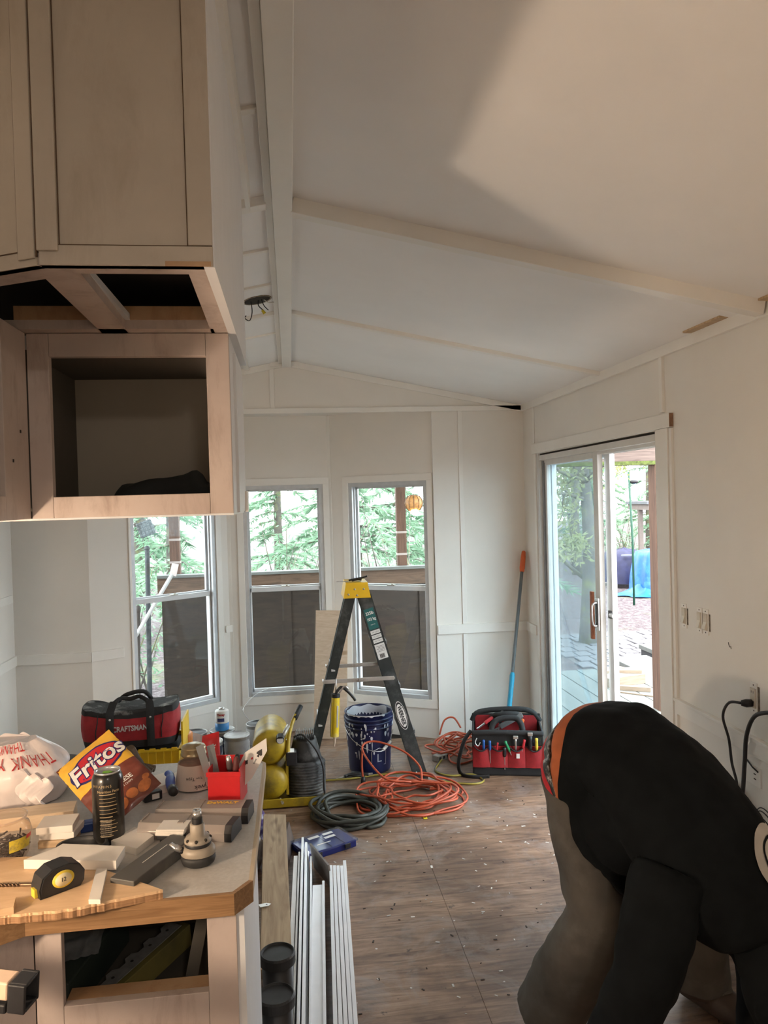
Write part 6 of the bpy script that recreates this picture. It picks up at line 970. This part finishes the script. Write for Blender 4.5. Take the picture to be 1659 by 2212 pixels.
# ================================================================== PERSON (bent double, torso hanging towards the camera, seat away)
def build_person():
    from mathutils.bvhtree import BVHTree
    from mathutils.geometry import intersect_point_line
    f = Vector((.45, -.893, 0)); rt_ = Vector((-.893, -.45, 0)); up = Vector((0, 0, 1)); P = Vector((.965, 2.315, .86))
    def at(t, z, s=0): return Vector((P.x, P.y, 0)) + f * t + rt_ * s + up * z
    m = MB()
    def loft(cs, rs, side, n=20):
        vs = []
        for i, c in enumerate(cs):
            d = (cs[min(i + 1, len(cs) - 1)] - cs[max(i - 1, 0)]).normalized(); sd = (side - d * side.dot(d)).normalized(); nn = d.cross(sd); rx, ry = rs[i]
            for k in range(n): a = 2 * PI * k / n; vs.append(c + sd * (rx * math.cos(a)) + nn * (ry * math.sin(a)))
        L = len(cs); m.add(vs, [(i * n + k, i * n + (k + 1) % n, (i + 1) * n + (k + 1) % n, (i + 1) * n + k) for i in range(L - 1) for k in range(n)] + [tuple(range(n))[::-1], tuple((L - 1) * n + k for k in range(n))], True)
    SPN = [at(-.125, .80), at(-.095, .86), at(-.03, .905), at(.07, .915), at(.16, .875), at(.25, .80), at(.34, .71), at(.42, .61), at(.47, .53)]
    loft(SPN, [(.10, .06), (.165, .10), (.19, .125), (.185, .125), (.19, .130), (.205, .135), (.21, .135), (.185, .12), (.10, .08)], rt_)
    m.ball(at(.14, .74, .07), .135, 10); m.ball(at(.10, .77, -.05), .13, 10)           # loose belly of the sweatshirt
    rh, lh = at(-.03, .84, .10), at(-.02, .84, -.10)
    def leg(h, k, a, toe):
        loft([h + Vector((0, 0, .04)), h.lerp(k, .35), h.lerp(k, .8), k, k.lerp(a, .3), k.lerp(a, .7), a], [(.108, .108), (.100, .102), (.082, .088), (.078, .084), (.082, .090), (.090, .096), (.094, .10)], rt_, 16)
        loft([a + Vector((0, 0, .03)) - toe * .05, a + Vector((0, 0, -.035)) - toe * .03, a + Vector((0, 0, -.045)) + toe * .08, a + Vector((0, 0, -.055)) + toe * .17, a + Vector((0, 0, -.06)) + toe * .20], [(.045, .04), (.05, .05), (.05, .045), (.05, .035), (.035, .025)], toe.cross(up), 12)
    leg(rh, Vector((.862, 2.15, .465)), Vector((.745, 2.29, .095)), (f + rt_ * .5).normalized()); leg(lh, Vector((1.235, 2.29, .46)), Vector((1.30, 2.40, .095)), f)
    RS, RE, RW = at(.36, .70, .185), Vector((.868, 1.862, .46)), Vector((.775, 1.93, .215)); LS, LE, LW = at(.36, .70, -.185), Vector((1.315, 2.02, .43)), Vector((1.225, 1.93, .215)); hands = []
    def arm(s, e, w, fing):
        loft([s, s.lerp(e, .5), e, e.lerp(w, .5), w], [(.080, .080), (.076, .076), (.068, .068), (.058, .058), (.044, .044)], f, 14)
        d = (w - e).normalized(); loft([w, w + d * .03, w + d * .07, w + d * .095], [(.026, .02), (.036, .018), (.042, .016), (.040, .013)], fing, 12); side = (fing - d * fing.dot(d)).normalized(); nrm = d.cross(side)
        for i, ln in enumerate((.068, .078, .072, .056)): b = w + d * .088 + side * (-.030 + .020 * i); m.tube([b - d * .02, b + d * ln * .4, b + d * ln * .75 + nrm * .012, b + d * ln + nrm * .030], [.0095, .009, .0085, .007], 8)
        b = w + d * .03 - side * .034; m.tube([b, b - side * .022 + d * .022 + nrm * .01, b - side * .022 + d * .055 + nrm * .025], [.011, .0105, .008], 8); hands.append((w, d))
    arm(RS, RE, RW, f); arm(LS, LE, LW, f)
    hd = at(.555, .42); loft([at(.45, .55), at(.50, .49), at(.53, .45)], [(.065, .065), (.055, .055), (.055, .055)], rt_, 14); dn = (at(.575, .36) - at(.47, .54)).normalized(); hc = hd + dn * .03; HM = Matrix.Translation(hc) @ dn.to_track_quat('Z', 'Y').to_matrix().to_4x4()
    m.ball((0, 0, 0), 1, 12, (.078, .095, .115), M=HM); fv = Vector((-f.x, -f.y, -.4)); face = (fv - dn * fv.dot(dn)).normalized()
    m.ball(hc + face * .092 - dn * .01, .018, 6); m.ball(hc + face * .080 - dn * .055, .022, 6)
    for s in (-1, 1): m.ball(hc + rt_ * .08 * s - dn * .01, .024, 6, (.5, 1, 1))
    src = m.build('src', GAP); md = src.modifiers.new('r', 'REMESH'); md.mode = 'VOXEL'; md.voxel_size = .0085; md.use_smooth_shade = True; ms = src.modifiers.new('s', 'SMOOTH'); ms.factor = .5; ms.iterations = 7
    bpy.context.view_layer.update(); dg = bpy.context.evaluated_depsgraph_get(); me = bpy.data.meshes.new_from_object(src.evaluated_get(dg)); bpy.data.objects.remove(src)
    O = Vector((1.0, 2.3, 0)); pr = thing('person', 'person in black hooded sweatshirt and grey work trousers bent double towards the floor', 'person', O)
    SKIN = mat('skin', (.52, .27, .18), .5, var=.08); vs = [v.co.copy() for v in me.vertices]; ns = [v.normal.copy() for v in me.vertices]; fs = [tuple(p.vertices) for p in me.polygons]
    bm = MB(); bm.add([v - O for v in vs], fs, True); bm.build('body', SKIN, pr)
    ax = (f * .93 + up * .36).normalized()
    def seg(c, a, b): q, t = intersect_point_line(c, a, b); t = max(0, min(1, t)); return (c - a.lerp(b, t)).length
    def fields(c):
        """signed garment fields at a point of the body surface: positive inside the garment"""
        q = (c - P).dot(ax); rad = c - (P + ax * q); nb = rad.normalized().dot((up * .8 - f * .35 + rt_ * .25).normalized()) if rad.length > 1e-6 else 0; k = max(0, min(1, (nb + .05) / .75))
        armf = .112 - min(seg(c, RS.lerp(RE, .25), RE), seg(c, RE, RW), seg(c, LS.lerp(LE, .25), LE), seg(c, LE, LW)); hf = 1.0
        for w, d in hands:
            if (c - w).length < .22: hf = min(hf, .006 - (c - w).dot(d))
        headf = .045 - (c - hc).dot(face) if (c - hc).length < .16 else 1.0
        b0 = -.020 - .19 * k; b1 = -.020 - .055 * k; b2 = -.020 - .022 * k; b3 = -.020 + .004 * k; b4 = -.012 + .046 * k
        low = c.z < .62; front = (c - P).dot(f)
        sw = q - b4
        if c.z < .80 and q < .12: sw = min(sw, max(.115 - (c - at(.14, .74, .07)).length + .05, .115 - (c - at(.10, .77, -.05)).length + .045, seg(c, at(.2, .8), at(.45, .6)) * -1 + .26))
        sw = max(sw, armf) if armf > -.02 else sw
        sw = min(sw, hf, headf)
        pants = min(b0 - q if c.z > .62 else 1.0, -armf if armf > -.05 else 1, c.z - .085)
        if c.z <= .80: pants = min(max(b0 - q, -sw if sw < 0 else -1), -armf if armf > -.05 else 1, c.z - .085, .12 - q)
        return {'sweat': sw, 'pants': pants, 'red': min(q - b0, b1 - q, c.z - .70), 'belt': min(q - b1, b2 - q, c.z - .70), 'orange': min(q - b3, b4 - q, c.z - .79)}
    FV = [fields(v) for v in vs]
    BLKS = mat('black_sweatshirt', (.0065, .008, .009), .95, var=.3, bmp=.15, bscale=60, spec=.15); GRYP = mat('grey_work_trousers', (.085, .075, .063), .85, var=.25, scale=7, bmp=.2, bscale=40, dirt=(.13, .12, .105), dirt_amt=.6)
    def shell(key, nm, mt, off, fold=0, field=None):
        val = [fv_[key] for fv_ in FV] if field is None else field
        ids = [fc for fc in fs if any(val[i] > 0 for i in fc)]
        if not ids: return None
        nbr = {}
        for fc in ids:
            for i, j in zip(fc, fc[1:] + fc[:1]): nbr.setdefault(i, set()).add(j); nbr.setdefault(j, set()).add(i)
        mp = {}; nv = []
        for i in nbr:
            p = vs[i].copy()
            if val[i] <= 0:                      # slide border points onto the hem line
                acc = Vector(); c = 0
                for j in nbr[i]:
                    if val[j] > 0: t = val[i] / (val[i] - val[j]); acc += vs[i].lerp(vs[j], t); c += 1
                if c: p = acc / c
            fo = fold * (noise.noise(vs[i] * 9 + Vector((3, 1, 2))) + .45 * noise.noise(vs[i] * 24)) if fold else 0
            mp[i] = len(nv); nv.append(p - O + ns[i] * (off + fo))
        bord = [i for i in nbr if val[i] <= 0]
        for _ in range(4):                       # even out the hem
            upd = {}
            for i in bord:
                q = [nv[mp[j]] for j in nbr[i] if val[j] <= 0]
                if len(q) >= 2: upd[i] = nv[mp[i]] * .5 + sum(q, Vector()) / len(q) * .5
            for i, p in upd.items(): nv[mp[i]] = p
        mb = MB(); mb.add(nv, [tuple(mp[i] for i in fc) for fc in ids], True); o = mb.build(nm, mt, pr, fix=False); so = o.modifiers.new('thickness', 'SOLIDIFY'); so.thickness = .006; so.offset = -1; return o
    shell('pants', 'trousers', GRYP, .010, .008); shell('red', 'underwear', mat('red_cotton', (.50, .012, .02), .8), .007); shell('belt', 'belt', mat('patterned_belt', (.02, .018, .018), .5, dirt=(.55, .52, .5), dirt_amt=.9, dscale=60), .010); shell('orange', 'undershirt', mat('orange_cotton', (.42, .11, .035), .8, var=.2), .011, .003); sweat = shell('sweat', 'sweatshirt', BLKS, .018, .008)
    BOOT = mat('brown_boot', (.06, .04, .03), .6)
    for a in (rh, lh): shell(None, 'boot', BOOT, .006, 0, [min(.09 - v.z, .30 - ((v.x - (.78 if a is rh else 1.36)) ** 2 + (v.y - 2.22) ** 2) ** .5) if ((v.x < 1.03) == (a is rh)) and v.y > 2.02 else -1 for v in vs])
    for s in (-1, 1): MB().ball(hc + face * .081 + rt_ * .03 * s + dn * .012 - O, .011, 6).build('eye', WHITEP, pr)
    MB().box(hc + face * .086 - dn * .035 - O, (.035, .012, .006)).build('mouth', mat('lips', (.35, .12, .1), .5), pr)
    # round print on the back of the sweatshirt, wrapped on the cloth
    bvh = BVHTree.FromPolygons([tuple(v.co) for v in sweat.data.vertices], [tuple(p.vertices) for p in sweat.data.polygons])
    hit = bvh.find_nearest(at(.42, .62, -.085) - O + up * .10 + f * .10); c0, n0 = hit[0], hit[1]; ux = n0.cross(up).normalized(); uy = n0.cross(ux)
    if n0.dot(up) < 0: n0 = -n0
    def wrap(x, y, o): p = c0 + ux * x + uy * y + n0 * .1; h_ = bvh.ray_cast(p, -n0, .3); return (h_[0] + n0 * o) if h_[0] is not None else p - n0 * (.1 - o)
    def ring(r0, r1, o, nm, mt):
        g = MB(); g.grid(lambda u, v: wrap((r0 + (r1 - r0) * v) * math.cos(2 * PI * u), (r0 + (r1 - r0) * v) * math.sin(2 * PI * u), o), 40, 8, wrapu=True); return g.build(nm, mt, sweat)
    PRW = mat('cream_print', (.50, .46, .41), .8); ring(.001, .100, .004, 'round_print', PRW); ring(.060, .068, .006, 'print_ring', BLKS)
    g = MB(); g.text('M', .085, Matrix(), ext=.0002, bold=.002, fn=lambda v: wrap(v.x, -v.y, .006)); g.build('print_letter', BLKS, sweat)
build_person()
# ================================================================== WALL ELECTRICS
SWP = mat('almond_plastic', (.66, .60, .50), .4, var=.04); GOUGE = mat('torn_plaster', (.20, .16, .12), .9, var=.5, scale=80)
def switch(y, z, lab, grp=None):
    s = thing('light_switch', lab, 'light switch', (XR, y, z)); MB().bb((-.004, -.020, -.052), (.002, .020, .052), bev=.001).build('yoke', TRIMW, s); MB().bb((-.008, -.0145, -.034), (-.004, .0145, .034), bev=.001).build('rocker_frame', SWP, s)
    MB().add([(-.008, -.012, -.030), (-.008, .012, -.030), (-.016, -.012, -.028), (-.016, .012, -.028), (-.008, -.012, .0), (-.008, .012, .0)], [(0, 1, 3, 2), (2, 3, 5, 4), (0, 2, 4), (1, 5, 3), (0, 4, 5, 1)]).build('rocker', SWP, s)
    for zz in (-.043, .043): MB().cyl((-.0045, 0, zz), (-.0036, 0, zz), .003, n=8).build('screw_hole', GAP, s)
    g = MB(); g.bb((-.0012, -.030, -.036), (-.0002, -.0205, .034)); g.build('wall_gap', GOUGE, s); return s
switch(3.103, 1.176, 'single bare rocker switch without cover plate next to the door casing'); switch(2.978, 1.176, 'bare rocker switch of the coverless pair, on the side of the door'); switch(2.930, 1.176, 'bare rocker switch of the coverless pair, on the side away from the door')
ou = thing('wall_outlet', 'bare duplex outlet without cover plate above the chair rail', 'outlet', (XR, 2.612, .948)); MB().bb((-.004, -.020, -.056), (.002, .020, .056), bev=.001).build('yoke', TRIMW, ou); MB().bb((-.009, -.0155, -.036), (-.004, .0155, .036), bev=.001).build('receptacle', SWP, ou)
for zz in (.018, -.018):
    for yy in (-.006, .006): MB().bb((-.0096, yy - .001, zz), (-.0089, yy + .001, zz + .008)).build('slot', GAP, ou)
for zz in (-.047, .047): MB().cyl((-.0045, 0, zz), (-.0036, 0, zz), .003, n=8).build('screw_hole', GAP, ou)
MB().bb((-.0012, -.032, -.05), (-.0002, -.0205, .045)).build('wall_gap', GOUGE, ou)
pc = thing('power_cord', 'black cord plugged into the bare outlet and hanging down the wall', 'cord', (XR, 2.62, .93)); MB().tube([(-.010, -.005, -.002), (-.03, -.002, -.002), (-.045, .005, -.002)], [.014, .015, .010], 10).build('plug', BLACKP, pc); MB().tube(smooth_path([(-.045, .005, -.002), (-.06, .06, -.015), (-.055, .11, -.08), (-.03, .115, -.17), (-.02, .115, -.26), (-.02, .085, -.33), (-.02, .105, -.39), (-.02, .10, -.45), (-.02, .06, -.52), (-.03, .05, -.62), (-.02, .04, -.75), (-.03, .08, -.90), (-.06, .12, -.924)], 8), .0052, 8).build('cable', BLACKR, pc)
ad = thing('plug_adapter', 'grey multi outlet adapter hanging on the wall below the chair rail', 'adapter', (XR - .03, 2.72, .555)); MB().box((0, 0, 0), (.045, .07, .075), (R(12), 0, 0), bev=.012).build('adapter_body', mat('grey_adapter', (.20, .19, .17), .4, var=.2), ad); MB().lathe([(.010, 0), (.014, 0), (.014, .006), (.010, .006), (.010, 0)], 12, M=Matrix.Translation((-.005, .05, .045)) @ Euler((0, R(90), 0)).to_matrix().to_4x4()).build('hang_ring', LATCH, ad); MB().tube([(.0, -.03, -.03), (.01, -.06, -.05)], .010, 10).build('strain_relief', bpy.data.materials['grey_adapter'], ad)
MB().tube(smooth_path([(.01, -.06, -.05), (.012, -.12, -.085), (.01, -.19, -.16), (.0, -.26, -.26), (.0, -.3, -.45), (-.02, -.32, -.54)], 7), .0085, 8).build('heavy_cable', BLACKR, ad)
tk = thing('thick_cord', 'thick black cord arching from a wall socket down to the grey adapter', 'cord', (XR - .02, 2.50, .935)); MB().tube(smooth_path([(.018, -.06, .01), (-.01, -.03, .0), (-.02, .05, -.035), (-.015, .11, -.12), (-.012, .13, -.22), (-.012, .145, -.33), (-.012, .16, -.395)], 8), .0075, 8).build('cable', BLACKR, tk); MB().tube([(.018, -.06, .01), (-.006, -.035, .002)], .0105, 10).build('collar', mat('brown_collar', (.10, .08, .07), .5), tk)
o2 = thing('wall_outlet', 'painted over square outlet low on the wall below the chair rail', 'outlet', (XR, 2.625, .660)); MB().bb((-.005, -.045, -.035), (.001, .045, .035), bev=.001).build('plate', TRIMW, o2)
for zz in (-.012, .006): MB().bb((-.0056, -.02, zz), (-.0048, -.006, zz + .004)).build('slot', GAP, o2)
MB().tube([(-.004, .045, .048), (-.006, .0, .030), (-.006, -.035, .022)], .003, 6).build('painted_wire', BLACKR, o2)
for i, (r0, dz, lab) in enumerate(((.075, 0, 'thin dark wire loop hanging off the wall beside the heavy cable'), (.058, .012, 'inner thin dark wire loop beside the heavy cable'), (.068, -.02, 'low thin dark wire loop beside the heavy cable'))):
    pts = [(XR - .012 - .006 * i + .004 * math.sin(3 * a), 2.545 + r0 * math.cos(a), .47 + dz + r0 * 1.3 * math.sin(a)) for a in [2 * PI * k / 40 for k in range(34)]]
    tag(MB().tube([Vector(p) - Vector((XR, 2.545, .47)) for p in pts], .0022, 6).build('wire_loop', BLACKR, None, (XR, 2.545, .47)), lab, 'wire')
